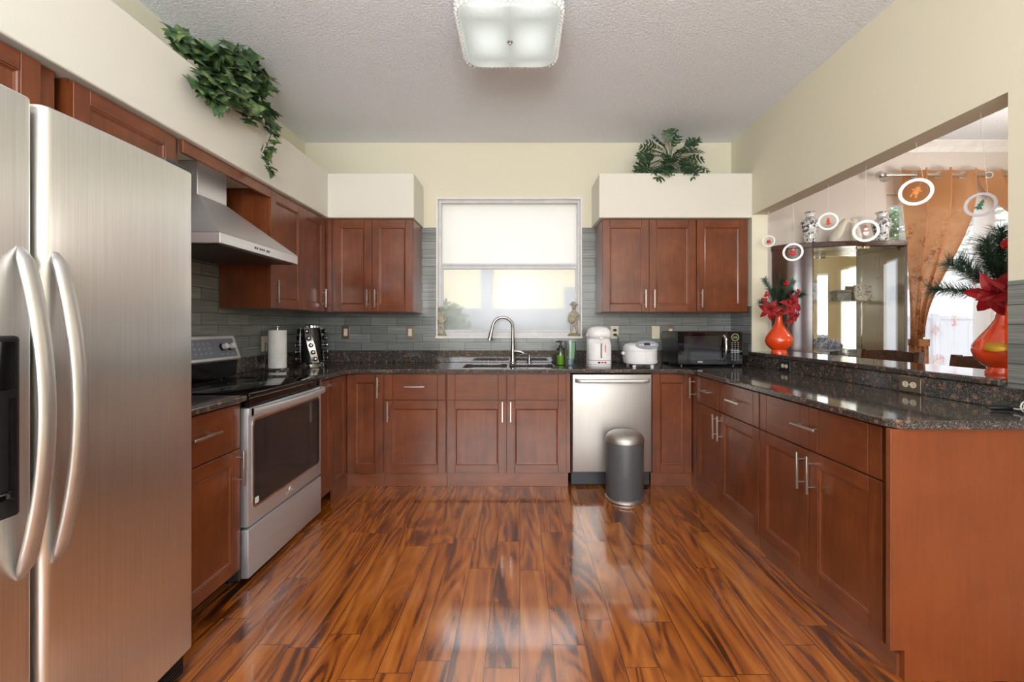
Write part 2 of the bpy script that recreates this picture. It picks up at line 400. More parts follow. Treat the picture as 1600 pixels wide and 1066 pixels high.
class MB:
    def __init__(self): self.bm = bmesh.new()
    def mark(self): return len(self.bm.verts)
    def xf(self, k, M):
        self.bm.verts.ensure_lookup_table()
        for v in self.bm.verts[k:]: v.co = M @ v.co
        return self
    def face(self, vs, mi=0, smooth=False):
        try:
            f = self.bm.faces.new(vs); f.material_index = mi; f.smooth = smooth; return f
        except ValueError: return None
    def box(self, x0, x1, y0, y1, z0, z1, bev=0, mi=0, seg=1):
        if x0 > x1: x0, x1 = x1, x0
        if y0 > y1: y0, y1 = y1, y0
        if z0 > z1: z0, z1 = z1, z0
        b = self.bm if not bev else bmesh.new()
        V = [b.verts.new((x, y, z)) for x in (x0, x1) for y in (y0, y1) for z in (z0, z1)]
        for q in ((0,1,3,2), (4,6,7,5), (0,4,5,1), (2,3,7,6), (0,2,6,4), (1,5,7,3)):
            f = b.faces.new([V[i] for i in q]); f.material_index = mi
        if bev:
            bmesh.ops.bevel(b, geom=list(b.edges), offset=bev, segments=seg, profile=.5, affect='EDGES')
            self.merge(b, mi)
        return self
    def merge(self, b, mi=None):
        mp = {}
        for v in b.verts: mp[v] = self.bm.verts.new(v.co)
        for f in b.faces:
            g = self.face([mp[v] for v in f.verts], f.material_index if mi is None else mi, f.smooth)
        b.free()
    def loft(self, rings, cap0=True, cap1=True, mi=0, close=True):
        R = [[self.bm.verts.new(p) for p in r] for r in rings]
        n = len(R[0])
        for a, b in zip(R, R[1:]):
            for i in range(n if close else n-1):
                j = (i+1) % n
                self.face([a[i], a[j], b[j], b[i]], mi)
        if cap0 and n > 2: self.face(R[0][::-1], mi)
        if cap1 and n > 2: self.face(R[-1], mi)
        return self
    def cyl(self, p0, p1, r0, r1=None, n=16, mi=0, caps=True):
        p0, p1 = Vector(p0), Vector(p1); r1 = r0 if r1 is None else r1
        u, v, d = frame_of(p1-p0)
        ring = lambda p, r: [p + u*(r*math.cos(2*PI*i/n)) + v*(r*math.sin(2*PI*i/n)) for i in range(n)]
        return self.loft([ring(p0, r0), ring(p1, r1)], caps, caps, mi)
    def tube(self, pts, r, n=8, mi=0, caps=True, flat=1.0, ref=None):
        P = [Vector(p) for p in pts]
        rs = r if isinstance(r, (list, tuple)) else [r]*len(P)
        rings = []; u = None
        for i, p in enumerate(P):
            d = (P[min(i+1, len(P)-1)] - P[max(i-1, 0)]).normalized()
            if ref is not None:
                u = (Vector(ref) - d*d.dot(Vector(ref))).normalized()
            elif u is None: u = frame_of(d)[0]
            else:
                u = u - d*d.dot(u)
                u = u.normalized() if u.length > 1e-6 else frame_of(d)[0]
            v = d.cross(u)
            rings.append([p + u*(rs[i]*math.cos(2*PI*k/n)) + v*(rs[i]*flat*math.sin(2*PI*k/n)) for k in range(n)])
        return self.loft(rings, caps, caps, mi)
    def lathe(self, prof, c=(0, 0, 0), n=32, mi=0, sx=1, sy=1, cap0=True, cap1=True):
        c = Vector(c)
        rings = [[c + Vector((sx*r*math.cos(2*PI*i/n), sy*r*math.sin(2*PI*i/n), z)) for i in range(n)] for r, z in prof]
        return self.loft(rings, cap0, cap1, mi)
    def sphere(self, c, r, n=12, s=(1, 1, 1), mi=0):
        m = max(4, n//2)
        prof = [(r*math.sin(PI*(k+.02 if k == 0 else (k-.02 if k == m else k))/m), -r*math.cos(PI*k/m)) for k in range(m+1)]
        k = self.mark()
        self.lathe(prof, n=n, mi=mi)
        return self.xf(k, Matrix.Translation(Vector(c)) @ Matrix.Diagonal((*s, 1)))
    def prism(self, poly, z0, z1, mi=0, holes=()):
        b = bmesh.new()
        def loop(pl):
            vs_ = [b.verts.new((x, y, z0)) for x, y in pl]
            return [b.edges.new((vs_[i], vs_[(i+1) % len(vs_)])) for i in range(len(vs_))]
        E = loop(poly)
        for h in holes: E += loop(h)
        if holes:
            bmesh.ops.triangle_fill(b, use_beauty=True, use_dissolve=False, edges=E)
        else:
            b.faces.new(list(b.verts))
        ex = bmesh.ops.extrude_face_region(b, geom=list(b.faces))
        for v in [g for g in ex['geom'] if isinstance(g, bmesh.types.BMVert)]: v.co.z = z1
        bmesh.ops.recalc_face_normals(b, faces=list(b.faces))
        self.merge(b, mi)
        return self
    def build(self, name, mats, parent=None, smooth=None, world=False, bevel=None, **props):
        bmesh.ops.recalc_face_normals(self.bm, faces=list(self.bm.faces))
        me = bpy.data.meshes.new(name)
        if parent is not None and world:
            M = MW[parent.name].inverted()
            for v in self.bm.verts: v.co = M @ v.co
        off = Vector((0, 0, 0))
        if parent is None and props.get('kind') != 'structure' and self.bm.verts:
            xs = [v.co.x for v in self.bm.verts]; ys = [v.co.y for v in self.bm.verts]; zs = [v.co.z for v in self.bm.verts]
            off = Vector(((min(xs)+max(xs))/2, (min(ys)+max(ys))/2, min(zs)))
            for v in self.bm.verts: v.co -= off
        self.bm.to_mesh(me); self.bm.free()
        for m in (mats if isinstance(mats, (list, tuple)) else [mats]): me.materials.append(m)
        if smooth is not None:
            for p in me.polygons: p.use_smooth = True
            me.set_sharp_from_angle(angle=math.radians(smooth))
        o = bpy.data.objects.new(name, me); COL.objects.link(o)
        o.location = off
        if parent is not None: o.parent = parent
        MW[o.name] = (MW[parent.name] if parent is not None else Matrix()) @ Matrix.Translation(off)
        if bevel:
            bv = o.modifiers.new('bevel', 'BEVEL'); bv.width = bevel; bv.segments = 3; bv.limit_method = 'ANGLE'; bv.angle_limit = math.radians(40)
        for k, v in props.items(): o[k] = v
        return o

def thing(name, label, cat, loc=(0, 0, 0), rz=0.0, group=None):
    o = bpy.data.objects.new(name, None); COL.objects.link(o)
    o.empty_display_size = .05
    o.location = loc; o.rotation_euler = (0, 0, rz)
    MW[o.name] = Matrix.Translation(Vector(loc)) @ Matrix.Rotation(rz, 4, 'Z')
    o['label'] = label; o['category'] = cat
    if group: o['group'] = group
    return o
def tagd(label, cat, group=None):
    d = dict(label=label, category=cat)
    if group: d['group'] = group
    return d
def rrect(x0, x1, y0, y1, r, n=5):
    pts = []
    for cx, cy, a0 in ((x1-r, y1-r, 0), (x0+r, y1-r, 90), (x0+r, y0+r, 180), (x1-r, y0+r, 270)):
        for k in range(n+1):
            a = math.radians(a0 + 90*k/n); pts.append((cx+r*math.cos(a), cy+r*math.sin(a)))
    return pts
def T(x, y, z): return Matrix.Translation(Vector((x, y, z)))
def RX(d): return Matrix.Rotation(math.radians(d), 4, 'X')
def RY(d): return Matrix.Rotation(math.radians(d), 4, 'Y')
def RZ(d): return Matrix.Rotation(math.radians(d), 4, 'Z')
ST = dict(kind='structure')

# ------------------------------------------------------------------ room shell
LX, RXW, BY, CZ = -1.95, 1.92, 3.94, 2.90      # left wall, right wall, back wall, ceiling
DX = 5.60                                      # far side of the dining room
YR = -3.5
m = MB(); m.box(LX-.12, DX+.12, YR-.12, BY+.14, -.08, 0); m.build('floor', FLOOR, **ST)
m = MB(); m.box(LX-.12, DX+.12, YR-.12, BY+.14, CZ, CZ+.1); m.build('ceiling', CEIL, **ST)
m = MB(); m.box(LX-.12, LX, YR, BY, 0, CZ); m.build('wall_left', WALL, **ST)
# back wall with the kitchen window hole and the patio door hole
KW = (-.756, .564, 1.135, 2.40)
PD = (3.33, 5.25, 0.04, 2.43)
m = MB()
y0, y1 = BY, BY+.14
m.box(LX-.12, KW[0], y0, y1, 0, CZ); m.box(KW[0], KW[1], y0, y1, 0, KW[2]); m.box(KW[0], KW[1], y0, y1, KW[3], CZ)
m.box(KW[1], 2.0, y0, y1, 0, CZ)
m.build('wall_back', WALL, **ST)
m = MB()
m.box(2.0, PD[0], y0, y1, 0, CZ); m.box(PD[0], PD[1], y0, y1, PD[3], CZ); m.box(PD[1], DX+.12, y0, y1, 0, CZ)
m.build('wall_dining_back', DWALL, **ST)
# right wall: far jamb, header, low wall, near pier
OY0, OY1, OZ0, OZ1 = 1.706, 3.586, .995, 2.155
m = MB()
m.box(RXW, 2.05, OY1, BY, 0, CZ); m.box(RXW, 2.05, OY0, OY1, OZ1, CZ)
m.box(RXW, 2.05, OY0, OY1, 0, OZ0); m.box(RXW, 2.05, -.2, OY0, 0, CZ)
m.box(RXW, 2.05, YR, -.2, 0, CZ)
m.build('wall_right', WALL, **ST)
m = MB()
m.box(DX, DX+.12, YR, .3, 0, CZ); m.box(DX, DX+.12, .94, BY, 0, CZ); m.box(DX, DX+.12, .3, .94, 2.25, CZ); m.box(DX, DX+.12, .3, .94, 0, .25)
m.build('wall_dining_right', DYEL, **ST)
m = MB()
m.box(LX-.12, -1.95, YR-.12, YR, 0, CZ); m.box(-1.95, 1.75, YR-.12, YR, 2.42, CZ); m.box(-1.95, 1.75, YR-.12, YR, 0, .98); m.box(1.75, 2.3, YR-.12, YR, 0, CZ); m.box(2.3, 3.14, YR-.12, YR, 0, .98); m.box(2.3, 3.14, YR-.12, YR, 2.42, CZ); m.box(3.14, DX+.12, YR-.12, YR, 0, CZ)
m.build('wall_rear', WALL, **ST)
# crown in the dining room
m = MB(); m.loft([[(2.05, BY-a, CZ-b) for a, b in ((0, .09), (.012, .09), (.03, .05), (.07, .012), (.07, 0), (0, 0))],
                  [(DX, BY-a, CZ-b) for a, b in ((0, .09), (.012, .09), (.03, .05), (.07, .012), (.07, 0), (0, 0))]])
m.build('trim_1', WHITE, **ST)
# ivory soffits (boxed ledges over the wall cabinets)
SZ0, SZ1 = 2.128, 2.497
m = MB()
m.prism([(LX, -.6), (-1.578, -.6), (-1.578, 3.575), (-.872, 3.575), (-.872, BY), (LX, BY)], SZ0, SZ1)
m.build('trim_2', SOFF, bevel=.008, **ST)
m = MB(); m.box(.655, RXW, 3.575, BY, SZ0, SZ1)
m.build('trim_3', SOFF, bevel=.008, **ST)
# tiled splashback: one skin per wall
tz0, tz1 = .98, SZ0
m = MB(); m.box(LX, LX+.006, 1.50, BY, .90, tz1)
m.build('trim_4', TILE, **ST)
m = MB()
m.box(LX, KW[0]-.002, BY-.006, BY, .90, tz1); m.box(KW[0]-.002, KW[1]+.002, BY-.006, BY, .90, KW[2]-.012); m.box(KW[1]+.002, RXW, BY-.006, BY, .90, tz1)
m.build('trim_5', TILE, **ST)
m = MB(); m.box(RXW-.006, RXW, OY1+.004, BY-.006, .90, 1.40)
m.box(RXW-.006, RXW, -.2, OY0-.004, .90, 1.41)
m.build('trim_6', TILE, **ST)

# kitchen window
wn = bpy.data.objects.new('window_1', None); COL.objects.link(wn); wn['kind'] = 'structure'
wn.location = ((KW[0]+KW[1])/2, BY+.06, KW[2]); MW[wn.name] = T(*wn.location)
x0, x1, z0, z1 = KW
m = MB()                                         # casing + white bead at the wall face
b = .012
m.box(x0, x0+b, BY-.010, BY+.045, z0, z1); m.box(x1-b, x1, BY-.010, BY+.045, z0, z1); m.box(x0+b, x1-b, BY-.010, BY+.045, z1-b, z1)
m.build('casing', WHITE, wn, world=True)
m = MB(); m.box(x0-.006, x1+.006, BY-.022, BY+.045, z0-.012, z0+.008, .003); m.build('window_sill', WHITE, wn, world=True)
m = MB()
fw = .036; a, c = BY+.045, BY+.10
m.box(x0, x0+fw, a, c, z0, z1, .003); m.box(x1-fw, x1, a, c, z0, z1, .003)
m.box(x0+fw, x1-fw, a, c, z1-fw, z1, .003); m.box(x0+fw, x1-fw, a, c, z0, z0+fw+.01, .003)
m.build('window_frame', GREYFRAME, wn, world=True)
zm = 1.785
m = MB()
m.box(x0+fw, x1-fw, a+.006, c-.01, zm-.026, zm+.026, .004); m.box(x0+fw, x1-fw, a-.006, a+.01, zm+.004, zm+.02, .003)
g = .017
m.box(x0+fw, x0+fw+g, a+.004, c-.02, z0+fw+.01, zm-.026, .002); m.box(x1-fw-g, x1-fw, a+.004, c-.02, z0+fw+.01, zm-.026, .002)
m.box(x0+fw+g, x1-fw-g, a+.004, c-.02, z0+fw+.01, z0+fw+.03, .002)
m.build('sash', GREYFRAME, wn, world=True)
m = MB(); m.box(x0+fw, x1-fw, c-.03, c-.026, zm+.026, z1-fw); m.build('upper_pane', FROSTU, wn, world=True)
m = MB(); m.box(x0+fw+g, x1-fw-g, c-.045, c-.041, z0+fw+.03, zm-.026); m.build('lower_pane', FROSTL, wn, world=True)

# patio door in the dining room
dn = bpy.data.objects.new('door_1', None); COL.objects.link(dn); dn['kind'] = 'structure'
dn.location = ((PD[0]+PD[1])/2, BY+.06, PD[2]); MW[dn.name] = T(*dn.location)
x0, x1, z0, z1 = PD
m = MB(); fw = .05
m.box(x0, x0+fw, BY+.03, BY+.11, z0, z1); m.box(x1-fw, x1, BY+.03, BY+.11, z0, z1)
m.box(x0+fw, x1-fw, BY+.03, BY+.11, z1-.09, z1); m.box(x0+fw, x1-fw, BY+.03, BY+.11, z0, z0+.09)
mx = (x0+x1)/2
m.box(mx-.06, mx+.06, BY+.03, BY+.11, z0+.09, z1-.09)
m.build('door_frame', WHITE, dn, world=True)
m = MB(); m.box(x0+fw, mx-.06, BY+.06, BY+.066, z0+.09, z1-.09); m.box(mx+.06, x1-fw, BY+.06, BY+.066, z0+.09, z1-.09)
m.build('pane', GLASS, dn, world=True)

# ------------------------------------------------------------------ outside
m = MB(); m.box(-9, 14, BY+.16, 16, -.14, -.06); m.build('ground', GROUND, **ST)
t = thing('neighbour_house', 'cream stucco neighbouring house seen blurred through the frosted kitchen window', 'house', (-.2, 7.0, -.06))
m = MB(); m.box(-4.5, 2.45, 7.0, 7.2, -.06, 3.2); m.build('wall', OUTWALL, t, world=True)
m = MB(); m.box(-.62, -.45, 6.93, 6.999, -.06, 2.9); m.build('downpipe', OUTGREY, t, world=True)
m = MB(); m.box(.72, 1.3, 6.96, 6.999, .9, 1.86); m.build('window', OUTGREY, t, world=True)
m = MB(); m.box(-4.6, 2.5, 6.5, 7.3, 3.2, 3.3); m.build('eave', WHITE, t, world=True)
m = MB(); m.box(-3.0, 2.2, 5.55, 5.65, -.06, 1.46); 
for i in range(18): m.box(-3.0+i*.3, -2.985+i*.3, 5.53, 5.55, -.06, 1.46)
m.build('low_wall', OUTGREY, **tagd('grey low garden wall blurred behind the lower frosted kitchen pane', 'wall'))
def leaf_blob(m, c, r, n, s=(1, 1, 1), size=.09):
    for i in range(n):
        d = Vector((random.gauss(0, 1), random.gauss(0, 1), random.gauss(0, 1))).normalized()
        p = Vector(c) + Vector((d.x*s[0], d.y*s[1], d.z*s[2]))*r*random.uniform(.55, 1)
        u = Vector((random.gauss(0, 1), random.gauss(0, 1), random.gauss(0, 1))).normalized()
        v = u.orthogonal().normalized(); q = size*random.uniform(.6, 1.3)
        m.face([m.bm.verts.new(p+u*q), m.bm.verts.new(p+v*q*.45), m.bm.verts.new(p-u*q), m.bm.verts.new(p-v*q*.45)])
t = thing('garden_shrub', 'dark rounded shrub blurred behind the lower left of the frosted kitchen pane', 'shrub', (-.88, 5.2, -.06))
m = MB(); leaf_blob(m, (-.88, 5.2, 1.0), .45, 700, (.7, .5, 1.2)); m.build('foliage', BUSH, t, world=True)
m = MB(); m.cyl((-.88, 5.2, -.06), (-.88, 5.2, .9), .03); m.build('stem', STEM, t, world=True)
t = thing('garden_tree', 'leafy tree seen between the vase and the copper drape through the patio door', 'tree', (5.0, 6.2, -.06))
m = MB(); leaf_blob(m, (5.1, 6.2, 2.35), .8, 1500, (1, .7, .9), .08); leaf_blob(m, (6.3, 6.6, 2.9), .8, 900, (1.2, .7, .8), .08); m.build('foliage', BUSHB, t, world=True)
m = MB(); m.cyl((5.0, 6.2, -.06), (5.1, 6.2, 2.2), .07, .05); m.build('trunk', STEM, t, world=True)
t = thing('vinyl_fence', 'white vinyl panel fence beyond the patio door', 'fence', (7.5, 7.6, -.06))
m = MB(); m.box(3.2, 12, 7.6, 7.66, -.02, 1.36)
for i in range(36): m.box(3.2+i*.245, 3.205+i*.245, 7.594, 7.6, .0, 1.3)
m.build('panel', CABWHITE, t, world=True)
for i in range(5):
    m = MB(); m.box(3.4+i*1.9, 3.52+i*1.9, 7.56, 7.7, -.06, 1.46, .01); m.build('post', CABWHITE, t, world=True)
m = MB(); m.box(3.2, 12, 7.57, 7.69, 1.361, 1.42); m.build('top_rail', CABWHITE, t, world=True)
# ------------------------------------------------------------------ cabinets
GAP = .0015
def door_mesh(x0, x1, z0, z1, s=.06, th=.02, styles=True):
    """five-piece shaker leaf: back at y=0, face at y=-th"""
    m = MB()
    e = .0012
    m.box(x0, x0+s-.0010, -th, 0, z0, z1, e, 0); m.box(x1-s+.0010, x1, -th, 0, z0, z1, e, 0)
    m.box(x0+s+.0010, x1-s-.0010, -th, 0, z1-s, z1, e, 1); m.box(x0+s+.0010, x1-s-.0010, -th, 0, z0, z0+s, e, 1)
    a, b, c, d = x0+s-.001, x1-s+.001, z0+s-.001, z1-s+.001
    def ring(o, y): return [(a+o, y, c+o), (b-o, y, c+o), (b-o, y, d-o), (a+o, y, d-o)]
    m.loft([ring(0, -th+.003), ring(.006, -th+.0035), ring(.009, -th+.007), ring(.016, -th+.0105)], False, True, 0)
    return m
def drawer_mesh(x0, x1, z0, z1, cuts, th=.02):
    m = MB(); m.box(x0+.004, x1-.004, -th+.008, 0, z0+.004, z1-.004, 0, 1)
    xs = [x0]+list(cuts)+[x1]
    for a, b in zip(xs, xs[1:]):
        m.box(a+.0016, b-.0016, -th, -th+.009, z0, z1, .0015, 0 if b-a < .1 else 1)
    return m
def pull(parent, x, z, vertical=True, L=.165, y=-.02):
    m = MB(); h = L/2; yo = y-.032
    if vertical:
        m.box(x-.0055, x+.0055, yo-.005, yo+.005, z-h, z+h, .0015)
        for q in (-h*.62, h*.62): m.cyl((x, yo+.004, z+q), (x, y, z+q), .0045, n=10)
    else:
        m.box(x-h, x+h, yo-.005, yo+.005, z-.0055, z+.0055, .0015)
        for q in (-h*.62, h*.62): m.cyl((x+q, yo+.004, z), (x+q, y, z), .0045, n=10)
    return m.build('handle', SATIN, parent, smooth=40)

def cabinet(name, label, cat, loc, rz, wd, dp, z0, z1, fronts, group, toe=None, top=None, extra=None):
    t = thing(name, label, cat, loc, rz, group)
    m = MB(); ct = z1 if top is None else top
    m.box(0, wd, 0, dp, z0, ct)
    if top is not None: m.box(0, wd, 0, .018, ct, z1)
    if extra: extra(m)
    m.build('carcass', [WOODV, WOODH], t)
    for fr in fronts:
        kind, a, b, c, d = fr[:5]
        if kind == 'door':
            o = door_mesh(a, b, c, d).build('door', [WOODV, WOODH], t)
        elif kind == 'drawer':
            o = drawer_mesh(a, b, c, d, fr[6] if len(fr) > 6 else (a+.062, b-.062)).build('drawer', [WOODV, WOODH], t)
        elif kind == 'panel':
            o = drawer_mesh(a, b, c, d, fr[6] if len(fr) > 6 else (a+.062, b-.062)).build('false_front', [WOODV, WOODH], t)
        h = fr[5]
        if h: pull(o, h[1], h[2], h[0] == 'v', h[3] if len(h) > 3 else .165)
    if toe:
        m = MB(); m.box(toe[0], toe[1], toe[2], toe[2]+.016, .001, z0-.0005); m.build('toe_kick', toe[3] if len(toe) > 3 else WOODT, t)
    return t

BZ1 = .877
DT, DB = .866, .672          # drawer top / bottom
LT = .666                    # leaf top
GB = 'cherry base cabinets'
GW = 'cherry wall cabinets'
# --- back run (fronts face the camera), doors at y 3.31
FYB = 3.33
BD = BY-.008-FYB
ZB = .108
cabinet('base_cabinet', 'narrow cherry drawer cabinet left of the sink cabinet on the back wall', 'cabinet', (-1.035, FYB, 0), 0, .474, BD, ZB, BZ1,
        [('drawer', .004, .470, DB, DT, ('h', .237, .775, .155), (.066, .408)), ('door', .004, .470, ZB+.004, LT, ('v', .036, .585, .155))],
        GB, (0, .474, .008))
cabinet('sink_cabinet', 'wide cherry sink cabinet under the window with two doors', 'cabinet', (-.558, FYB, 0), 0, .946, BD, ZB, BZ1,
        [('panel', .004, .457, DB, DT, None), ('panel', .460, .913, DB, DT, None),
         ('door', .004, .457, ZB+.004, LT, ('v', .427, .585, .155)), ('door', .460, .913, ZB+.004, LT, ('v', .490, .585, .155))],
        GB, (0, .93, .008), top=.64)
# corner left: L-shaped, leaf on the back run and leaf on the left run
t = thing('corner_base_cabinet', 'cherry corner base cabinet beside the range with tall folding doors', 'cabinet', (-1.04, FYB, 0), 0, GB)
m = MB(); m.box(LX+.01, -1.0375, FYB, BY-.008, ZB, BZ1); m.box(LX+.01, -1.34, 3.072, FYB-.0005, ZB, BZ1)
m.build('carcass', [WOODV, WOODH], t, world=True)
o = door_mesh(-.276, -.004, ZB+.004, DT).build('door', [WOODV, WOODH], t); pull(o, -.036, .767, True, .155)
m = MB(); m.box(-1.34, -1.037, FYB+.008, FYB+.024, .001, ZB-.0005); m.box(-1.34, -1.324, 3.072, FYB+.008, .001, ZB-.0005); m.build('toe_kick', WOODT, t, world=True)
o = door_mesh(.003, .230, .085, DT, .05); o.xf(0, T(-1.34+1.04, 3.072-FYB, 0) @ RZ(90)); o = o.build('door', [WOODV, WOODH], t)
# corner right
t = thing('corner_base_cabinet', 'cherry corner base cabinet right of the dishwasher with tall folding doors', 'cabinet', (1.03, FYB, 0), 0, GB)
m = MB(); m.box(1.008, RXW-.01, FYB, BY-.008, ZB, BZ1); m.box(1.337, RXW-.01, 3.236, FYB-.0005, ZB, BZ1)
m.build('carcass', [WOODV, WOODH], t, world=True)
o = door_mesh(1.012-1.03, 1.312-1.03, ZB+.004, DT).build('door', [WOODV, WOODH], t)
m = MB(); m.box(1.008, 1.337, FYB+.008, FYB+.024, .001, ZB-.0005); m.box(1.322, 1.338, 3.236, FYB+.008, .001, ZB-.0005); m.build('toe_kick', WOODT, t, world=True)
m = MB(); m.box(1.317, 1.3365, 3.238, 3.328, .085, DT, .0015); o = m.build('door', [WOODV, WOODH], t, world=True)
m = MB(); m.box(1.279, 1.289, 3.272, 3.283, .69, .845, .0015)
for q in (.72, .815): m.cyl((1.285, 3.2775, q), (1.317, 3.2775, q), .0045, n=10)
m.build('handle', SATIN, o, world=True, smooth=40)

# --- right run (fronts face -x): local x runs toward the camera
FXR = 1.337; RD = RXW-.008-FXR
ZS = .082
def right_cab(label, y_far, y_near, fronts, ex=None):
    return cabinet('base_cabinet', label, 'cabinet', (FXR, y_far, 0), -PI/2, y_far-y_near, RD, ZS, BZ1, fronts, GB, (0, y_far-y_near, -.012), extra=ex)
right_cab('two-drawer cherry base cabinet farther along the right worktop', 3.234, 2.386,
  [('drawer', .004, .372, DB, DT, ('h', .19, .775, .15)), ('drawer', .376, .844, DB, DT, ('h', .60, .775)),
   ('door', .004, .372, ZS+.004, LT, ('v', .342, .565)), ('door', .376, .844, ZS+.004, LT, ('v', .408, .565))])
right_cab('wide single-drawer cherry base cabinet at the near end of the right worktop', 2.384, 1.526,
  [('drawer', .004, .806, DB, DT, ('h', .405, .775, .17), (.066, .342, .405, .468, .744)),
   ('door', .004, .403, ZS+.004, LT, ('v', .371, .565, .17)), ('door', .407, .806, ZS+.004, LT, ('v', .441, .565, .17))])
t = thing('end_panel', 'plain orange-brown wood panel closing the near end of the right worktop', 'panel', (1.6, 1.51, 0))
m = MB(); q = [(1.292, .108), (1.335, .108), (1.335, .001), (1.915, .001), (1.915, .876), (1.292, .876)]
k = m.mark(); m.prism(q, 0, .019); m.xf(k, T(0, 1.524, 0) @ RX(90)); m.build('panel', WOODP, t, world=True)
m = MB(); m.box(1.286, 1.2915, 1.5045, 1.5245, .108, .876, .001); m.build('edge_strip', WOODT, t, world=True)

# --- left run (fronts face +x): local x runs away from the camera
FXL = -1.34; LD = -FXL+LX; LDp = abs(LX+.008-FXL)
cabinet('base_cabinet', 'small cherry drawer cabinet between the refrigerator and the range', 'cabinet', (FXL, 1.600, 0), PI/2, .455, LDp, ZS, BZ1,
  [('drawer', .004, .451, DB-.012, DT, ('h', .2, .775), (.39,)), ('door', .004, .451, ZS+.004, LT-.012, ('v', .425, .57))],
  GB, (0, .455, .07, TOEBLK))
cabinet('base_cabinet', 'very narrow cherry base cabinet just past the range', 'cabinet', (FXL, 2.838, 0), PI/2, .232, LDp, ZS, BZ1,
  [('door', .004, .228, ZS+.004, DT, ('h', .125, .83, .15))], GB, (0, .232, .07, TOEBLK))

# --- wall cabinets
UZ0, UZ1 = 1.352, 2.126
FYU = 3.63; UD = BY-.008-FYU
cabinet('wall_cabinet', 'two-door cherry wall cabinet left of the window', 'cabinet', (-1.565, FYU, 0), 0, .678, UD, UZ0, UZ1,
  [('door', .012, .333, UZ0+.002, UZ1-.006, ('v', .303, 1.462, .15)), ('door', .336, .674, UZ0+.002, UZ1-.006, ('v', .368, 1.462, .15))], GW)
cabinet('wall_cabinet', 'two-door cherry wall cabinet just right of the window', 'cabinet', (.686, FYU, 0), 0, .783, UD, UZ0, UZ1,
  [('door', .004, .389, UZ0+.002, UZ1-.006, ('v', .355, 1.462, .15)), ('door', .392, .779, UZ0+.002, UZ1-.006, ('v', .428, 1.462, .15))], GW)
cabinet('wall_cabinet', 'single-door cherry wall cabinet against the right wall', 'cabinet', (1.471, FYU, 0), 0, .435, UD, UZ0, UZ1,
  [('door', .003, .420, UZ0+.002, UZ1-.006, ('v', .037, 1.462, .15))], GW)
wc = [o for o in bpy.data.objects if o.get('label') == 'two-door cherry wall cabinet left of the window'][0]
m = MB(); m.box(-1.628, -1.5655, 3.612, 3.630, UZ0, UZ1, .001); m.build('filler_strip', WOODV, wc, world=True)
FXU = -1.63; ULD = abs(LX+.008-FXU)
cabinet('wall_cabinet', 'two-door cherry wall cabinet right beside the range hood', 'cabinet', (FXU, 2.805, 0), PI/2, .797, ULD, UZ0, UZ1,
  [('door', .004, .418, UZ0+.002, UZ1-.006, ('v', .036, 1.462, .15)), ('door', .421, .780, UZ0+.002, UZ1-.006, ('v', .735, 1.462, .15))], GW)
cabinet('wall_cabinet', 'single-door cherry wall cabinet over the far edge of the refrigerator', 'cabinet', (FXU, 1.562, 0), PI/2, .505, ULD, UZ0, UZ1,
  [('door', .004, .470, UZ0+.002, UZ1-.006, ('v', .036, 1.462, .15))], GW)
cabinet('wall_cabinet', 'short cherry wall cabinet directly above the refrigerator doors', 'cabinet', (FXU, .60, 0), PI/2, .92, ULD, 1.80, UZ1,
  [('door', .004, .42, 1.802, UZ1-.006, None), ('door', .424, .86, 1.802, UZ1-.006, None)], GW)
m = MB(); m.box(-1.625, -1.606, 2.070, 2.803, 2.062, 2.1265, .003)
m.build('valance_board', [WOODH], **tagd('cherry valance board under the soffit above the range hood', 'board'))

# ------------------------------------------------------------------ worktops
WZ0, WZ1 = .8785, .909
t = thing('worktop', 'polished dark brown speckled granite worktop wrapping round three sides', 'worktop', (0, 3.6, WZ0))
m = MB()
out = [(LX+.008, 2.834), (-1.287, 2.834), (-1.287, 3.19), (-1.20, 3.278), (1.19, 3.278), (1.283, 3.19), (1.283, 1.56)]
out += [(1.283+.07*(1-math.cos(a)), 1.56-.075*math.sin(a)) for a in (.4, .8, 1.2, PI/2)]
out += [(RXW-.008, 1.485), (RXW-.008, BY-.008), (LX+.008, BY-.008)]
hl = rrect(-.455, -.105, 3.375, 3.735, .06); hr = rrect(-.085, .275, 3.375, 3.735, .06)
m.prism(out, WZ0, WZ1, holes=[hl, hr])
m.build('slab', GRAN, t, world=True, bevel=.008)
m = MB(); uh = .107
m.box(LX+.03, RXW-.03, BY-.028, BY-.0075, WZ1+.0005, WZ1+uh, .002)
m.build('granite_upstand', GRAN, **tagd('long granite upstand along the back wall under the window', 'upstand', 'granite upstands'))
m = MB(); m.box(LX+.0075, LX+.028, 2.836, BY-.029, WZ1+.0005, WZ1+uh, .002); m.build('granite_upstand', GRAN, **tagd('granite upstand on the left wall behind the paper towel holder', 'upstand', 'granite upstands'))
m = MB(); m.box(RXW-.028, RXW-.0075, 1.49, BY-.029, WZ1+.0005, .9945, .002); m.build('granite_upstand', GRAN, **tagd('granite upstand under the raised bar ledge on the right', 'upstand', 'granite upstands'))
t = thing('worktop', 'short granite worktop piece between the refrigerator and the range', 'worktop', (-1.62, 1.83, WZ0))
m = MB(); m.prism([(LX+.008, 1.59), (-1.287, 1.59), (-1.287, 2.054), (LX+.008, 2.054)], WZ0, WZ1); m.build('slab', GRAN, t, world=True, bevel=.008)
m = MB(); m.box(LX+.0075, LX+.028, 1.592, 2.052, WZ1+.0005, WZ1+uh, .002); m.build('granite_upstand', GRAN, **tagd('short granite upstand on the left wall beside the refrigerator', 'upstand', 'granite upstands'))
m = MB(); m.prism([(1.885, OY0+.001), (2.26, OY0+.001), (2.26, OY1-.001), (1.885, OY1-.001)], .9955, 1.025)
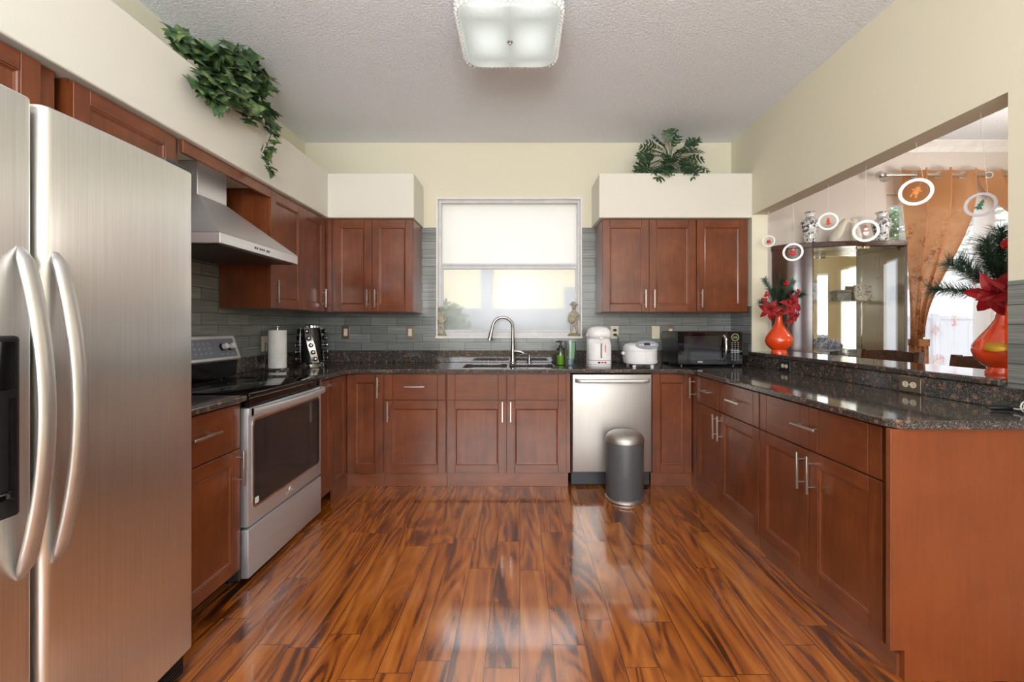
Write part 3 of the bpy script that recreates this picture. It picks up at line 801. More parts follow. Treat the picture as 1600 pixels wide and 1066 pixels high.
m.build('bar_ledge', GRAN, bevel=.008, **tagd('raised granite bar ledge along the opening to the dining room', 'ledge'))
LZ = 1.025

# sink
t = thing('sink', 'double-bowl stainless sink set under the window', 'sink', (-.09, 3.555, .70))
def bowl(x0, x1):
    m = MB(); R = []
    for o, z in ((-.012, WZ0-.0015), (.004, WZ0-.0015), (.010, .80), (.03, .715), (.06, .705)):
        R.append([(x, y, z) for x, y in rrect(x0+o, x1-o, 3.375+o, 3.735-o, .06)])
    m.loft(R, False, True)
    m.cyl(((x0+x1)/2, 3.56, .706), ((x0+x1)/2, 3.56, .709), .04, n=20)
    return m
bowl(-.455, -.105).build('bowl', STEEL, t, world=True, smooth=40)
bowl(-.085, .275).build('bowl', STEEL, t, world=True, smooth=40)
# faucet
t = thing('kitchen_faucet', 'brushed nickel gooseneck kitchen faucet behind the double sink', 'faucet', (-.06, 3.81, WZ1))
m = MB(); m.lathe([(.030, 0), (.030, .006), (.024, .012), (.021, .05), (.019, .12), (.017, .16)], n=24); m.build('base', FAUC, t, smooth=40)
pts = [(0, 0, .16), (0, 0, .30)] + [(-.088+.088*math.cos(a), -.01*a, .315+.088*math.sin(a)) for a in [PI*k/12*.92 for k in range(0, 13)]]
pts += [(-.176-.008, -.035, .285)]
m = MB(); m.tube(pts, [.0165]+[.0135]*(len(pts)-1), 14); m.build('spout', FAUC, t, smooth=50)
m = MB(); m.cyl((-.183, -.035, .292), (-.203, -.042, .20), .0155, .021, 18); m.box(-.19, -.184, -.066, -.056, .225, .245, .002); m.build('spray_head', FAUC, t, smooth=40)
m = MB(); m.tube([(.012, -.005, .105), (.05, -.015, .105), (.085, -.02, .095), (.098, -.022, .086)], [.019, .017, .012, .010], 12); m.build('lever', FAUC, t, smooth=50)
t = thing('soap_pump', 'small brushed nickel soap pump set in the worktop beside the faucet', 'dispenser', (.085, 3.80, WZ1))
m = MB(); m.lathe([(.022, 0), (.022, .006), (.012, .012), (.009, .06), (.014, .064), (.014, .072)], n=20); m.build('base', FAUC, t, smooth=40)
m = MB(); m.tube([(0, 0, .068), (-.02, -.01, .082), (-.055, -.02, .084), (-.085, -.03, .07)], [.008, .007, .006, .005], 10); m.build('spout', FAUC, t, smooth=50)

# ------------------------------------------------------------------ refrigerator
FX = -1.154
t = thing('refrigerator', 'tall stainless side-by-side refrigerator in the left foreground', 'refrigerator', (-1.55, 1.10, 0))
m = MB(); m.box(LX+.02, FX-.085, .645, 1.545, .04, 1.748, .006); m.build('body', DGREY, t, world=True)
def fdoor(y0, y1, z0, z1):
    m = MB(); r = .022; pts = []
    # plan profile: slightly crowned front with round edges
    n = 10
    pts.append((FX-.082, y0)); pts.append((FX-r-.006, y0))
    for k in range(1, 5):
        a = PI/2*k/4; pts.append((FX-.006-r+r*math.sin(a), y0+r-r*math.cos(a)))
    for k in range(1, n):
        u = k/n; pts.append((FX-.006+.006*4*u*(1-u), y0+r+(y1-y0-2*r)*u))
    for k in range(0, 5):
        a = PI/2*k/4; pts.append((FX-.006-r+r*math.cos(a), y1-r+r*math.sin(a)))
    pts.append((FX-.082, y1))
    m.prism(pts, z0, z1); return m
DZ0, DZ1 = .098, 1.775
rd = fdoor(1.054, 1.548, DZ0, DZ1).build('door', STEELF, t, world=True, smooth=35, bevel=.004)
ld = fdoor(.642, 1.040, DZ0, DZ1).build('door', STEELF, t, world=True, smooth=35, bevel=.004)
MW[rd.name] = MW[t.name]; MW[ld.name] = MW[t.name]
def fhandle(yc, par):
    m = MB(); R = []; n = 26; zt, zb = 1.418, .646
    for k in range(n+1):
        s = k/n; z = zb+(zt-zb)*s
        b = math.sin(PI*s)
        x = FX-.004+.062*b**.75
        tip = min(1, min(s, 1-s)/.07); tip = math.sqrt(1-(1-tip)**2)
        wv = .0195*(.35+.65*tip); tk = .011*(.35+.65*tip)
        R.append([(x+tk*math.cos(a)*1.0, yc+wv*math.sin(a), z) for a in [2*PI*i/14 for i in range(14)]])
    m.loft(R)
    return m.build('handle', HANDLEF, par, world=True, smooth=60, label='curved matte grey handle')
fhandle(1.082, rd); fhandle(1.006, ld)
m = MB()                                        # dispenser
m.box(FX-.012, FX+.006, .70, 1.0, .80, 1.212, .008, 0, 2)
m.build('dispenser', BLACKPL, t, world=True)
m = MB(); m.box(FX+.0062, FX+.009, .72, .985, 1.09, 1.20, .001); m.box(FX+.0062, FX+.010, .70, .715, .83, 1.07); m.box(FX+.0062, FX+.010, .975, .985, .86, 1.07); m.box(FX+.0062, FX+.016, .715, .98, .845, .862, .003)
m.build('dispenser_trim', BLACKGL, t, world=True)
m = MB(); m.box(FX-.08, FX-.03, .66, 1.53, .012, .094, .004)
for k in range(7): m.box(FX-.03, FX-.024, .67, 1.52, .02+k*.0105, .025+k*.0105)
m.build('grille', BLACKPL, t, world=True)
m = MB(); m.box(FX-.14, FX-.02, 1.44, 1.535, 1.7755, 1.797, .008, 0, 2); m.build('hinge_cover', DGREY, t, world=True)
for xx in (FX-.14, LX+.12):
    for yy in (.70, 1.49): m = MB(); m.cyl((xx, yy, .001), (xx, yy, .0395), .022, n=14); m.build('foot', BLACKPL, t, world=True)

# ------------------------------------------------------------------ range
RY0, RY1 = 2.062, 2.826; RXF = -1.292
t = thing('range', 'stainless electric range with black glass cooktop left of the corner', 'range', (-1.6, 2.444, 0))
m = MB(); m.box(LX+.03, RXF-.04, RY0, RY1, .02, .893, .003); m.build('body', DGREY, t, world=True)
m = MB(); m.box(LX+.035, RXF+.012, RY0-.004, RY1+.004, .8935, .915, .007, 0, 3); m.build('cooktop', BLACKGL, t, world=True, smooth=30)
m = MB()
for (xx, yy, r) in ((-1.47, 2.25, .105), (-1.47, 2.64, .075), (-1.70, 2.25, .075), (-1.70, 2.64, .095), (-1.585, 2.445, .05)):
    for q in (r, r*.62):
        m.lathe([(q, 0), (q+.002, 0), (q+.002, .0004), (q, .0004)], (xx, yy, .9152), 40, cap0=False, cap1=False)
m.build('burner_ring', DGREY, t, world=True)
m = MB(); m.box(RXF-.038, RXF+.004, RY0+.003, RY1-.003, .845, .892, .006, 0, 2); m.build('front_rail', BLACKGL, t, world=True)
od = MB(); od.box(RXF-.038, RXF, RY0+.002, RY1-.002, .272, .842, .006, 0, 2); od = od.build('oven_door', STEELD, t, world=True, smooth=30)
MW[od.name] = MW[t.name]
m = MB(); k = m.mark(); m.prism(rrect(2.105, 2.788, .36, .775, .025), 0, .004)
m.xf(k, Matrix(((0, 0, 1, RXF-.0005), (1, 0, 0, 0), (0, 1, 0, 0), (0, 0, 0, 1)))); m.build('door_window', OVENGL, od, world=True)
m = MB(); k = m.mark(); m.prism(rrect(2.094, 2.799, .349, .786, .03), 0, .002, holes=[rrect(2.106, 2.787, .361, .774, .025)])
m.xf(k, Matrix(((0, 0, 1, RXF), (1, 0, 0, 0), (0, 1, 0, 0), (0, 0, 0, 1)))); m.build('window_trim', CHROME, od, world=True)
m = MB(); R = []                                # bowed flat handle
for k in range(17):
    s = k/16; yy = RY0+.008+(RY1-RY0-.016)*s; bx = RXF+.022+.034*math.sin(PI*s)**.8
    R.append([(bx-.009, yy, .805), (bx+.007, yy, .807), (bx+.009, yy, .814), (bx+.009, yy, .832), (bx+.006, yy, .84), (bx-.009, yy, .842)])
m.loft(R); m.box(RXF-.001, RXF+.024, RY0+.008, RY0+.03, .806, .841); m.box(RXF-.001, RXF+.024, RY1-.03, RY1-.008, .806, .841)
m.build('handle', STEELH, od, world=True, smooth=40)
m = MB(); m.cyl((RXF-.001, 2.447, .318), (RXF+.002, 2.447, .318), .016, n=24); m.tube([(RXF+.003, 2.447+.012*math.cos(a), .318+.009*math.sin(a)) for a in [PI*.3*k for k in range(7)]], .0014, 6)
m.box(RXF-.001, RXF+.0015, 2.405, 2.49, .300, .305)
m.build('badge', STEELH, od, world=True, label='small round metal badge')
m = MB(); k = m.mark(); m.prism(rrect(2.112, 2.142, .368, .398, .006), 0, .001)
m.xf(k, Matrix(((0, 0, 1, RXF+.0036), (1, 0, 0, 0), (0, 1, 0, 0), (0, 0, 0, 1)))); m.build('sticker', WPLAST, od, world=True, label='small white sticker')
dr = MB(); dr.box(RXF-.038, RXF+.002, RY0+.002, RY1-.002, .028, .262, .008, 0, 2); dr.build('storage_drawer', STEELD, t, world=True, smooth=30)
for yy in (2.09, 2.80):
    for xx in (-1.40, -1.88): m = MB(); m.cyl((xx, yy, .001), (xx, yy, .0195), .018, n=12); m.build('foot', BLACKPL, t, world=True)
# backguard
m = MB(); q = [(LX+.03, .916), (-1.845, .916), (-1.835, 1.02), (LX+.03, 1.02)]
k = m.mark(); m.prism(q, RY0+.004, RY1-.004); m.xf(k, Matrix(((1, 0, 0, 0), (0, 0, 1, 0), (0, 1, 0, 0), (0, 0, 0, 1)))); m.build('backguard', BLACKGL, t, world=True)
m = MB(); q = [(LX+.03, 1.0205), (-1.815, 1.0205), (-1.808, 1.03), (-1.855, 1.172), (-1.868, 1.18), (LX+.03, 1.18)]
k = m.mark(); m.prism(q, RY0, RY1-.012); m.xf(k, Matrix(((1, 0, 0, 0), (0, 0, 1, 0), (0, 1, 0, 0), (0, 0, 0, 1)))); cp = m.build('control_panel', STEELH, t, world=True)
MW[cp.name] = MW[t.name]
NX = Vector((.142, 0, .047)).normalized()
def cpt(y, s, o=0.0):     # s 0..1 up the slanted face
    return Vector((-1.808-.047*s, y, 1.03+.142*s)) + NX*o
m = MB(); c4 = [cpt(RY0+.025, .1, .0006), cpt(RY1-.04, .1, .0006), cpt(RY1-.04, .88, .0006), cpt(RY0+.025, .88, .0006)]
c5 = [p+NX*.002 for p in c4]; m.loft([c4, c5]); m.build('panel_face', PANELGR, cp, world=True)
for yy in (2.67, 2.735):
    m = MB(); a = cpt(yy, .52, .002); m.cyl(a, a+NX*.012, .024, .022, 22); kb = m.build('knob', BLACKPL, cp, world=True, smooth=40)
    m = MB(); m.cyl(a+NX*.012, a+NX*.034, .0185, .017, 22); m.build('cap', WPLAST, cp, world=True, smooth=40)
LEG = plain('panel_legend', S(170, 174, 180), .4)
for i, yy in enumerate((2.40, 2.44, 2.48, 2.52, 2.56)):
    for s in (.3, .5, .7):
        m = MB(); a = cpt(yy, s, .0024); m.cyl(a, a+NX*.0006, .006, n=10); m.build('button', LEG, cp, world=True)
for yy in (2.655, 2.70, 2.75):
    m = MB(); a = cpt(yy, .22, .0024); m.box(a.x-.001, a.x+.002, yy-.012, yy+.008, a.z-.003, a.z+.003); m.build('button', LEG, cp, world=True)

# ------------------------------------------------------------------ range hood
HX = -1.432; HY0, HY1 = 2.072, 2.800
t = thing('range_hood', 'stainless pyramid chimney hood above the range', 'hood', (-1.7, 2.436, 1.63))
m = MB()
rb = lambda x, a, b, z: [(LX+.008, a, z), (x, a, z), (x, b, z), (LX+.008, b, z)]
m.loft([rb(HX, HY0, HY1, 1.684), rb(-1.735, 2.336, 2.570, 1.945)], True, True); m.build('canopy', STEELH, t, world=True)
m = MB(); m.box(LX+.008, HX, HY0, HY1, 1.632, 1.6835, .002)
m.build('lip', STEELH, t, world=True)
m = MB(); m.box(LX+.03, HX-.02, HY0+.02, HY1-.02, 1.627, 1.6318); 
m.build('filter', DGREY, t, world=True)
for yy in (2.35, 2.368, 2.395, 2.413, 2.431, 2.46, 2.478): m = MB(); m.box(HX-.001, HX+.001, yy-.006, yy+.006, 1.652, 1.664); m.build('button', DGREY, t, world=True)
m = MB(); m.box(LX+.008, -1.735, 2.336, 2.570, 1.9455, 2.124, .002); m.build('chimney', STEELH, t, world=True)

# ------------------------------------------------------------------ dishwasher
t = thing('dishwasher', 'stainless dishwasher under the worktop right of the sink cabinet', 'dishwasher', (.70, 3.6, 0))
m = MB(); m.box(.398, .995, 3.335, BY-.03, .02, .866); m.build('tub', DGREY, t, world=True)
m = MB(); m.box(.401, .999, 3.286, 3.334, .128, .868, .006, 0, 2); m.build('door', STEEL, t, world=True, smooth=30)
m = MB(); m.box(.395, 1.003, 3.36, 3.38, .002, .12); m.build('toe_kick', TOEBLK, t, world=True)
m = MB(); R = []
for k in range(21):
    s = k/20; xx = .418+.565*s; e = min(1, min(s, 1-s)/.06); by = 3.284-.036*math.sin(PI/2*e)**.6-.008*math.sin(PI*s)
    R.append([(xx, by+.010*math.cos(a), .822+.015*math.sin(a)) for a in [2*PI*i/12 for i in range(12)]])
m.loft(R); m.build('handle', STEELH, t, world=True, smooth=50)
# ------------------------------------------------------------------ ceiling light
LZB = 2.715
t = thing('ceiling_light', 'square crystal-edged flush ceiling light, lit, in the middle of the ceiling', 'light', (-.05, 2.25, CZ))
m = MB(); m.prism(rrect(-.30, .20, 2.0, 2.5, .09, 8), CZ-.03, CZ-.0005); m.build('ceiling_plate', CHROME, t, world=True, smooth=40)
m = MB(); R = []
for s, z in ((.205, LZB+.02), (.225, LZB+.006), (.232, LZB), (.236, LZB-.002)):
    pass
def sq(h, z, r): return [(x-.05, y+2.25, z) for x, y in rrect(-h, h, -h, h, r, 8)]
m.loft([sq(.245, LZB+.03, .075), sq(.243, LZB+.008, .075), sq(.232, LZB, .07), sq(.12, LZB-.004, .035), sq(.01, LZB-.005, .003)], False, True)
m.build('diffuser', DIFF, t, world=True, smooth=50)
m = MB()
ring = [Vector(p) for p in sq(.255, 0, .08)]
L = [0]
for a, b in zip(ring, ring[1:]+ring[:1]): L.append(L[-1]+(b-a).length)
def along(d):
    d %= L[-1]
    for i in range(len(ring)):
        if L[i+1] >= d: 
            a, b = ring[i], ring[(i+1) % len(ring)]
            return a.lerp(b, (d-L[i])/(L[i+1]-L[i]+1e-9))
N = 74
for row in range(5):
    for k in range(N):
        p = along((k+.5*(row % 2))*L[-1]/N)
        c = Vector((p.x, p.y, LZB+.022+row*.030))
        r = .0125
        V = [m.bm.verts.new(c+Vector(q)*r) for q in ((1, 0, 0), (0, 1, 0), (-1, 0, 0), (0, -1, 0), (0, 0, 1.5), (0, 0, -1.5))]
        for i in range(4):
            m.face([V[i], V[(i+1) % 4], V[4]]); m.face([V[(i+1) % 4], V[i], V[5]])
m.build('crystal_band', CRYSTAL, t, world=True)
m = MB(); m.loft([sq(.246, LZB+.02, .075), sq(.246, CZ-.031, .075)], False, False); m.build('inner_shade', DIFF, t, world=True)
m = MB(); m.sphere((-.05, 2.25, LZB-.016), .007); m.cyl((-.05, 2.25, LZB-.012), (-.05, 2.25, LZB+.001), .003); m.lathe([(.016, LZB-.0095), (.016, LZB-.0075)], (-.05, 2.25, 0), 20)
m.build('finial', SATIN, t, world=True, smooth=50)

# ------------------------------------------------------------------ outlets and switches
GO = 'outlets and switches above the worktops'
def outlet(label, pos, facing, kind, plate, horiz=False, plug=False, wdt=.072, hgt=.116):
    t = thing('wall_outlet' if kind != 'switch' else 'light_switch', label, 'outlet' if kind != 'switch' else 'switch', pos, facing, GO)
    if horiz: wdt, hgt = hgt, wdt
    m = MB(); m.box(-wdt/2, wdt/2, -.006, 0, -hgt/2, hgt/2, .003, 0, 2); m.build('plate', plate, t)
    if kind == 'duplex':
        for s in (-1, 1):
            cx, cz = (s*.021, 0) if horiz else (0, s*.021)
            m = MB(); k = m.mark(); m.prism([(.017*math.cos(a), .0145*math.sin(a)) for a in [2*PI*i/20 for i in range(20)]], 0, .0015)
            m.xf(k, T(cx, -.0061, cz) @ RX(90)); so = m.build('socket', CREAMPL if plate is not WPLAST else WPLAST, t)
            m = MB()
            for q in (-.006, .006):
                if horiz: m.box(cx-.004, cx+.004, -.0082, -.0077, q-.001, q+.001)
                else: m.box(q-.001, q+.001, -.0082, -.0077, cz-.004, cz+.004)
            m.cyl((cx+(.009 if horiz else 0), -.0082, cz-(0 if horiz else .009)), (cx+(.009 if horiz else 0), -.0077, cz-(0 if horiz else .009)), .002, n=8)
            m.build('slot', BLACKPL, so)
        m = MB(); m.cyl((0, -.0075, 0), (0, -.0061, 0), .003, n=10); m.build('screw', SATIN, t)
    else:
        m = MB(); m.box(-.0165, .0165, -.0085, -.0061, -.033, .033, .001); m.build('rocker', CREAMPL, t)
        m = MB(); m.box(-.006, .006, -.012, -.0086, -.010, .010, .002); m.build('toggle', CREAMPL, t)
    return t
YB = BY-.0065
px = lambda x, y: (x-812)/FPX*y
outlet('light switch plate nearest the spice rack on the back splashback', (px(540.5, YB), YB, 1.178), 0, 'switch', BRONZE)
outlet('light switch plate nearest the window on the left of the back splashback', (px(641, YB), YB, 1.178), 0, 'switch', BRONZE)
outlet('duplex outlet just right of the white hot-water dispenser, with plugs', (px(960, YB), YB, 1.178), 0, 'duplex', CREAMPL)
outlet('cream switch plate above the right side of the rice cooker', (px(1024.5, YB), YB, 1.178), 0, 'switch', CREAMPL)
outlet('bronze-edged switch plate at the left end of the microwave', (px(1047.5, YB), YB, 1.178), 0, 'switch', BRONZE)
outlet('duplex outlet on the left wall behind the paper towel holder', (LX+.0065, 3.30, 1.10), PI/2, 'duplex', CREAMPL)
XU = RXW-.0285
outlet('large bronze duplex outlet at the near end of the right granite upstand', (XU, 2.10, .951), -PI/2, 'duplex', BRONZE, True)
outlet('black-plated duplex outlet at the far part of the right granite upstand', (XU, 3.09, .950), -PI/2, 'duplex', BLACKPL, True, wdt=.066)

# ------------------------------------------------------------------ things on the worktop
Z = WZ1
# paper towel holder + roll
px_, py_ = -1.80, 3.225
t = thing('paper_towel_holder', 'chrome upright paper towel holder on the left worktop', 'holder', (px_, py_, Z))
m = MB(); m.lathe([(.078, 0), (.080, .006), (.074, .012), (.01, .014)], n=36); m.build('base', CHROME, t, smooth=40)
m = MB(); m.cyl((0, 0, .012), (0, 0, .315), .007); m.sphere((0, 0, .322), .012); m.build('post', CHROME, t, smooth=40)
m = MB(); m.tube([(-.074, -.03, .01), (-.078, -.032, .12), (-.070, -.028, .19)], .004, 8); m.sphere((-.07, -.028, .195), .008); m.build('tension_arm', CHROME, t, smooth=40)
m = MB(); n = 40; R = []
for r, z in ((.020, .016), (.060, .016), (.061, .018), (.061, .292), (.060, .294), (.020, .294)):
    R.append([(px_+r*math.cos(2*PI*i/n), py_+r*math.sin(2*PI*i/n), Z+z) for i in range(n)])
R.append(R[0]); m.loft(R, False, False)
m.build('paper_towel_roll', PAPER, smooth=40, **tagd('white paper towel roll standing on the chrome holder', 'paper towel'))

# spice rack with jars
sx, sy = -1.745, 3.64
t = thing('spice_rack', 'black and chrome carousel spice rack in the back left corner', 'spice rack', (sx, sy, Z))
m = MB(); m.lathe([(.098, 0), (.10, .012), (.088, .024), (.05, .026)], n=36); m.build('base', CHROME, t, smooth=40)
m = MB(); m.lathe([(.078, .026), (.070, .30), (.066, .312)], n=30); m.build('core', BLACKPL, t, smooth=40)
m = MB(); m.lathe([(.066, .3125), (.066, .33), (.058, .338), (.02, .34)], n=30); m.build('top_cap', CHROME, t, smooth=40)
def rk(a, z, r): return Vector((r*math.sin(a), -r*math.cos(a), z))
def rad(z): return .098-.012*(z/.31)
words = ['lowest', 'second from the bottom', 'middle', 'second from the top', 'topmost']
cols = [(-90, 'left-hand'), (0, 'front'), (90, 'right-hand')]
jar0 = None
for a0, cw in cols:
    m = MB(); rows = []
    for k in range(13):
        s = k/12; z = .026+.285*s; a = math.radians(a0+45*(1-s)); r = rad(z)
        hw = .027/r
        rows.append([rk(a-hw, z, r*1.0), rk(a+hw, z, r*1.0), rk(a+hw, z, r-.004), rk(a-hw, z, r-.004)])
    m.loft(rows); m.build('slat', SATIN, t, smooth=40)
    for k in range(5):
        s = .10+.20*k; z = .026+.285*s; a = math.radians(a0+45*(1-s)); r = rad(z)
        lab = '%s spice jar in the %s column of the carousel rack' % (words[k], cw)
        if jar0 is None:
            jar0 = thing('spice_jar', lab, 'spice jar', (0, 0, 0), 0, 'spice jars in the carousel rack')
            m = MB(); m.cyl((0, .020, 0), (0, -.004, 0), .016, n=16); jb = m.build('jar', BLACKGL, jar0, smooth=40)
            m = MB(); m.cyl((0, -.0045, 0), (0, -.018, 0), .0195, .0185, n=20); jc = m.build('collar', BLACKPL, jar0, smooth=40)
            m = MB(); k_ = m.mark(); m.lathe([(.0145, 0), (.0145, .004), (.011, .0075), (.004, .009), (.0005, .0092)], n=20); m.xf(k_, T(0, -.0185, 0) @ RX(90)); jl = m.build('lid', SATIN, jar0, smooth=40)
            j = jar0
        else:
            j = jar0.copy(); COL.objects.link(j)
            for ch in (jb, jc, jl):
                c = ch.copy(); COL.objects.link(c); c.parent = j
            j['label'] = lab
        p = rk(a, z, r+.006); j.location = (sx+p.x, sy+p.y, Z+p.z); j.rotation_euler = (0, 0, a)

# soap bottle, cup
bx, by = px(865.5, 3.62), 3.62
t = thing('soap_bottle', 'green liquid soap bottle with black pump on the worktop behind the sink', 'soap bottle', (bx+.055, by, Z))
m = MB(); m.lathe([(.030, 0), (.033, .006), (.033, .115), (.026, .135), (.014, .142)], n=28); m.build('bottle', m_glass_thin('clear_green_plastic', (.86, .92, .74, 1), 1.3, .05), t, smooth=40)
m = MB(); m.lathe([(.028, .004), (.030, .008), (.030, .085)], n=28); m.build('soap', GREENSOAP, t, smooth=40)
m = MB(); m.lathe([(.034, .126), (.034, .142), (.016, .146), (.016, .166), (.006, .168), (.006, .19), (.017, .192), (.017, .202)], n=24); m.tube([(0, 0, .197), (-.02, -.005, .199), (-.04, -.01, .192)], [.007, .006, .005], 8); m.build('pump', BLACKPL, t, smooth=40)
cx_, cy_ = px(891, 3.60), 3.60
t = thing('drinking_cup', 'tall clear plastic cup with green print beside the soap bottle', 'cup', (cx_, cy_, Z))
m = MB(); m.lathe([(.036, .002), (.038, 0), (.040, .03), (.050, .200), (.052, .204), (.048, .204), (.037, .03), (.034, .006)], n=32); m.build('body', CUPGL, t, smooth=40)
m = MB(); R = []
for z in (.06, .19):
    r = .0402+.0102*(z-.03)/.17+.0006
    R.append([(r*math.sin(a), -r*math.cos(a), z) for a in [math.radians(q) for q in (5, 15, 25, 35, 42)]])
R[1] = [(v[0], v[1], v[2]) for v in R[1]]
m.loft(R, False, False, close=False); m.build('print', plain('green_print', S(120, 170, 126), .5), t, label='green printed leaf panel')
m = MB(); m.lathe([(.0345, .008), (.0375, .055), (.001, .0551)], n=28); m.build('base_ring', plain('cup_base_blue_grey', S(128, 138, 156), .3), t)

# hot water dispenser
hx, hy = px(935.5, 3.50), 3.50
t = thing('hot_water_dispenser', 'tall white electric hot-water dispenser above the dishwasher', 'water boiler', (hx, hy, Z))
def sqd(hw, hd, z, y=0, n=36, e=3.2):
    pts = []
    for i in range(n):
        a = 2*PI*i/n; c, s = math.cos(a), math.sin(a)
        pts.append((hw*math.copysign(abs(c)**(2/e), c), y+hd*math.copysign(abs(s)**(2/e), s), z))
    return pts
m = MB()
m.loft([sqd(.092, .110, .012), sqd(.094, .112, .02), sqd(.093, .110, .185), sqd(.091, .094, .205, .015), sqd(.090, .086, .222, .022), sqd(.092, .112, .238), sqd(.093, .120, .246), sqd(.091, .119, .272), sqd(.082, .106, .298), sqd(.058, .078, .317), sqd(.02, .03, .324)], True, True)
m.build('body', WPLAST, t, smooth=50)
m = MB(); m.loft([sqd(.094, .112, 0), sqd(.095, .113, .010), sqd(.09, .11, .0118)], True, True); m.build('base', plain('silver_base', S(190, 190, 192), .35), t, smooth=40)
m = MB(); m.box(-.006, .006, -.1135, -.111, .075, .190, .002); m.build('water_gauge', plain('gauge_grey', S(128, 118, 110), .2), t)
m = MB(); m.box(.026, .038, -.1128, -.110, .12, .178, .002); m.build('label', plain('pink_label', S(222, 150, 160), .5), t, label='small pink vertical label')
m = MB(); m.loft([sqd(.0942, .1122, .055), sqd(.0942, .1122, .058)], False, False); m.loft([sqd(.0944, .1124, .022), sqd(.0944, .1124, .025)], False, False); m.build('band', plain('band_grey', S(120, 116, 116), .4), t)
m = MB(); m.box(-.026, -.008, -.1135, -.111, .034, .046, .001); m.build('display', BLACKGL, t)
m = MB(); m.box(-.002, .02, -.1135, -.111, .036, .045, .001); m.build('button', REDB, t, label='small red button')
m = MB(); m.box(.024, .04, -.1135, -.111, .034, .046, .001); m.build('button', REDB, t, label='small red button')
m = MB(); m.cyl((0, -.112, .232), (0, -.095, .225), .012, .010, 14); m.build('spout', WPLAST, t, smooth=40)
for q in (-.0978, .0978): m = MB(); m.box(q-.0042, q+.0042, -.015, .015, .246, .262, .003); m.build('handle_hinge', WPLAST, t)
# rice cooker
rx_, ry_ = px(1000, 3.52), 3.53
t = thing('rice_cooker', 'low rounded white rice cooker with a grey control panel on its lid', 'rice cooker', (rx_, ry_, Z))
m = MB()
m.loft([sqd(.10, .12, .018, 0, 40, 2.6), sqd(.122, .145, .028, 0, 40, 2.6), sqd(.128, .15, .06, 0, 40, 2.6), sqd(.128, .15, .125, 0, 40, 2.6)], True, True)
m.build('body', WPLAST, t, smooth=50)
m = MB(); k = m.mark()
m.loft([sqd(.127, .149, 0, 0, 40, 2.6), sqd(.129, .151, .006, 0, 40, 2.6), sqd(.127, .149, .03, 0, 40, 2.6), sqd(.112, .132, .052, 0, 40, 2.5), sqd(.07, .085, .064, 0, 40, 2.3), sqd(.01, .012, .066, 0, 40, 2.2)], True, True)
m.xf(k, T(0, 0, .1255)); m.build('lid', WPLAST, t, smooth=50)
m = MB(); k = m.mark(); m.loft([[(.088*math.cos(a), .040*math.sin(a)*(1.0 if math.sin(a) > 0 else 1.0), z) for a in [2*PI*i/32 for i in range(32)]] for z in (0, .003)])
m.xf(k, T(.02, -.137, .1785) @ RX(52)); m.build('control_panel', plain('cooker_panel', S(150, 154, 164), .3), t)
m = MB(); k = m.mark(); m.box(-.022, .022, -.004, .014, .0031, .0045); m.xf(k, T(.02, -.137, .1785) @ RX(52)); m.build('display', BLACKGL, t)
for q in (-.055, -.036, .036, .055):
    m = MB(); k = m.mark(); m.cyl((q, -.004, .0031), (q, -.004, .0048), .007, n=14); m.xf(k, T(.02, -.137, .1785) @ RX(52)); m.build('button', WPLAST, t)
for xx in (-.07, .07):
    for yy in (-.1, .1): m = MB(); m.cyl((xx, yy, .0005), (xx, yy, .0179), .014, n=12); m.build('foot', WPLAST, t)
m = MB(); m.box(-.148, -.125, -.02, .02, .092, .118, .005); m.build('latch', WPLAST, t)
m = MB(); m.box(.125, .14, -.02, .02, .025, .05, .004); m.build('cord_socket', WPLAST, t)
# plug and cord at the outlet between them
ox = px(960, YB)
t = thing('power_cord', 'black power cord plugged into the outlet beside the water dispenser', 'cord', (ox, YB-.02, Z))
for dz in (-.021, .021): m = MB(); m.box(ox-.012, ox+.012, YB-.034, YB-.0089, 1.178+dz-.011, 1.178+dz+.011, .004); m.build('plug', BLACKPL, t, world=True)
m = MB(); m.tube([(ox+.008, YB-.034, 1.165), (ox+.02, YB-.05, 1.14), (ox+.03, YB-.055, 1.05), (ox+.03, YB-.06, .95), (ox+.05, YB-.08, .916), (ox+.09, YB-.1, .914)], .0035, 8); m.build('cable', BLACKPL, t, world=True, smooth=50)

# microwave
mx0, mx1, my0, my1 = 1.275, 1.80, 3.50, 3.88
t = thing('microwave', 'black countertop microwave in the back right corner', 'microwave', ((mx0+mx1)/2, 3.69, Z))
m = MB(); m.box(mx0, mx1, my0+.03, my1, Z+.012, Z+.282, .004); m.build('case', BLACKPL, t, world=True)
m = MB(); m.box(mx0, mx0+.395, my0, my0+.0295, Z+.014, Z+.28, .004); md = m.build('door', BLACKGL, t, world=True)
m = MB(); m.box(mx0+.05, mx0+.34, my0-.0012, my0-.0002, Z+.055, Z+.245); m.build('window', OVENGL, md, world=True)
m = MB(); m.tube([(mx0+.372, my0-.002, Z+.25), (mx0+.374, my0-.03, Z+.225), (mx0+.374, my0-.036, Z+.15), (mx0+.374, my0-.03, Z+.075), (mx0+.372, my0-.002, Z+.05)], .009, 10); m.build('handle', CHROME, md, world=True, smooth=60)
m = MB(); m.box(mx0+.16, mx0+.20, my0-.0012, my0-.0002, Z+.03, Z+.043); m.build('badge', plain('badge_grey', S(170, 172, 176), .4), md, world=True)
m = MB(); m.box(mx0+.397, mx1, my0+.002, my0+.0295, Z+.014, Z+.28, .004); mp = m.build('control_panel', BLACKGL, t, world=True)
ccx = mx0+.463
m = MB(); k = m.mark(); m.prism([(.031*math.cos(a), .031*math.sin(a)) for a in [2*PI*i/30 for i in range(30)]], 0, .004, holes=[[(.025*math.cos(a), .025*math.sin(a)) for a in [2*PI*i/30 for i in range(30)]]])
m.xf(k, T(ccx, my0+.002, Z+.235) @ RX(90)); m.build('dial_ring', CHROME, mp, world=True)
m = MB()
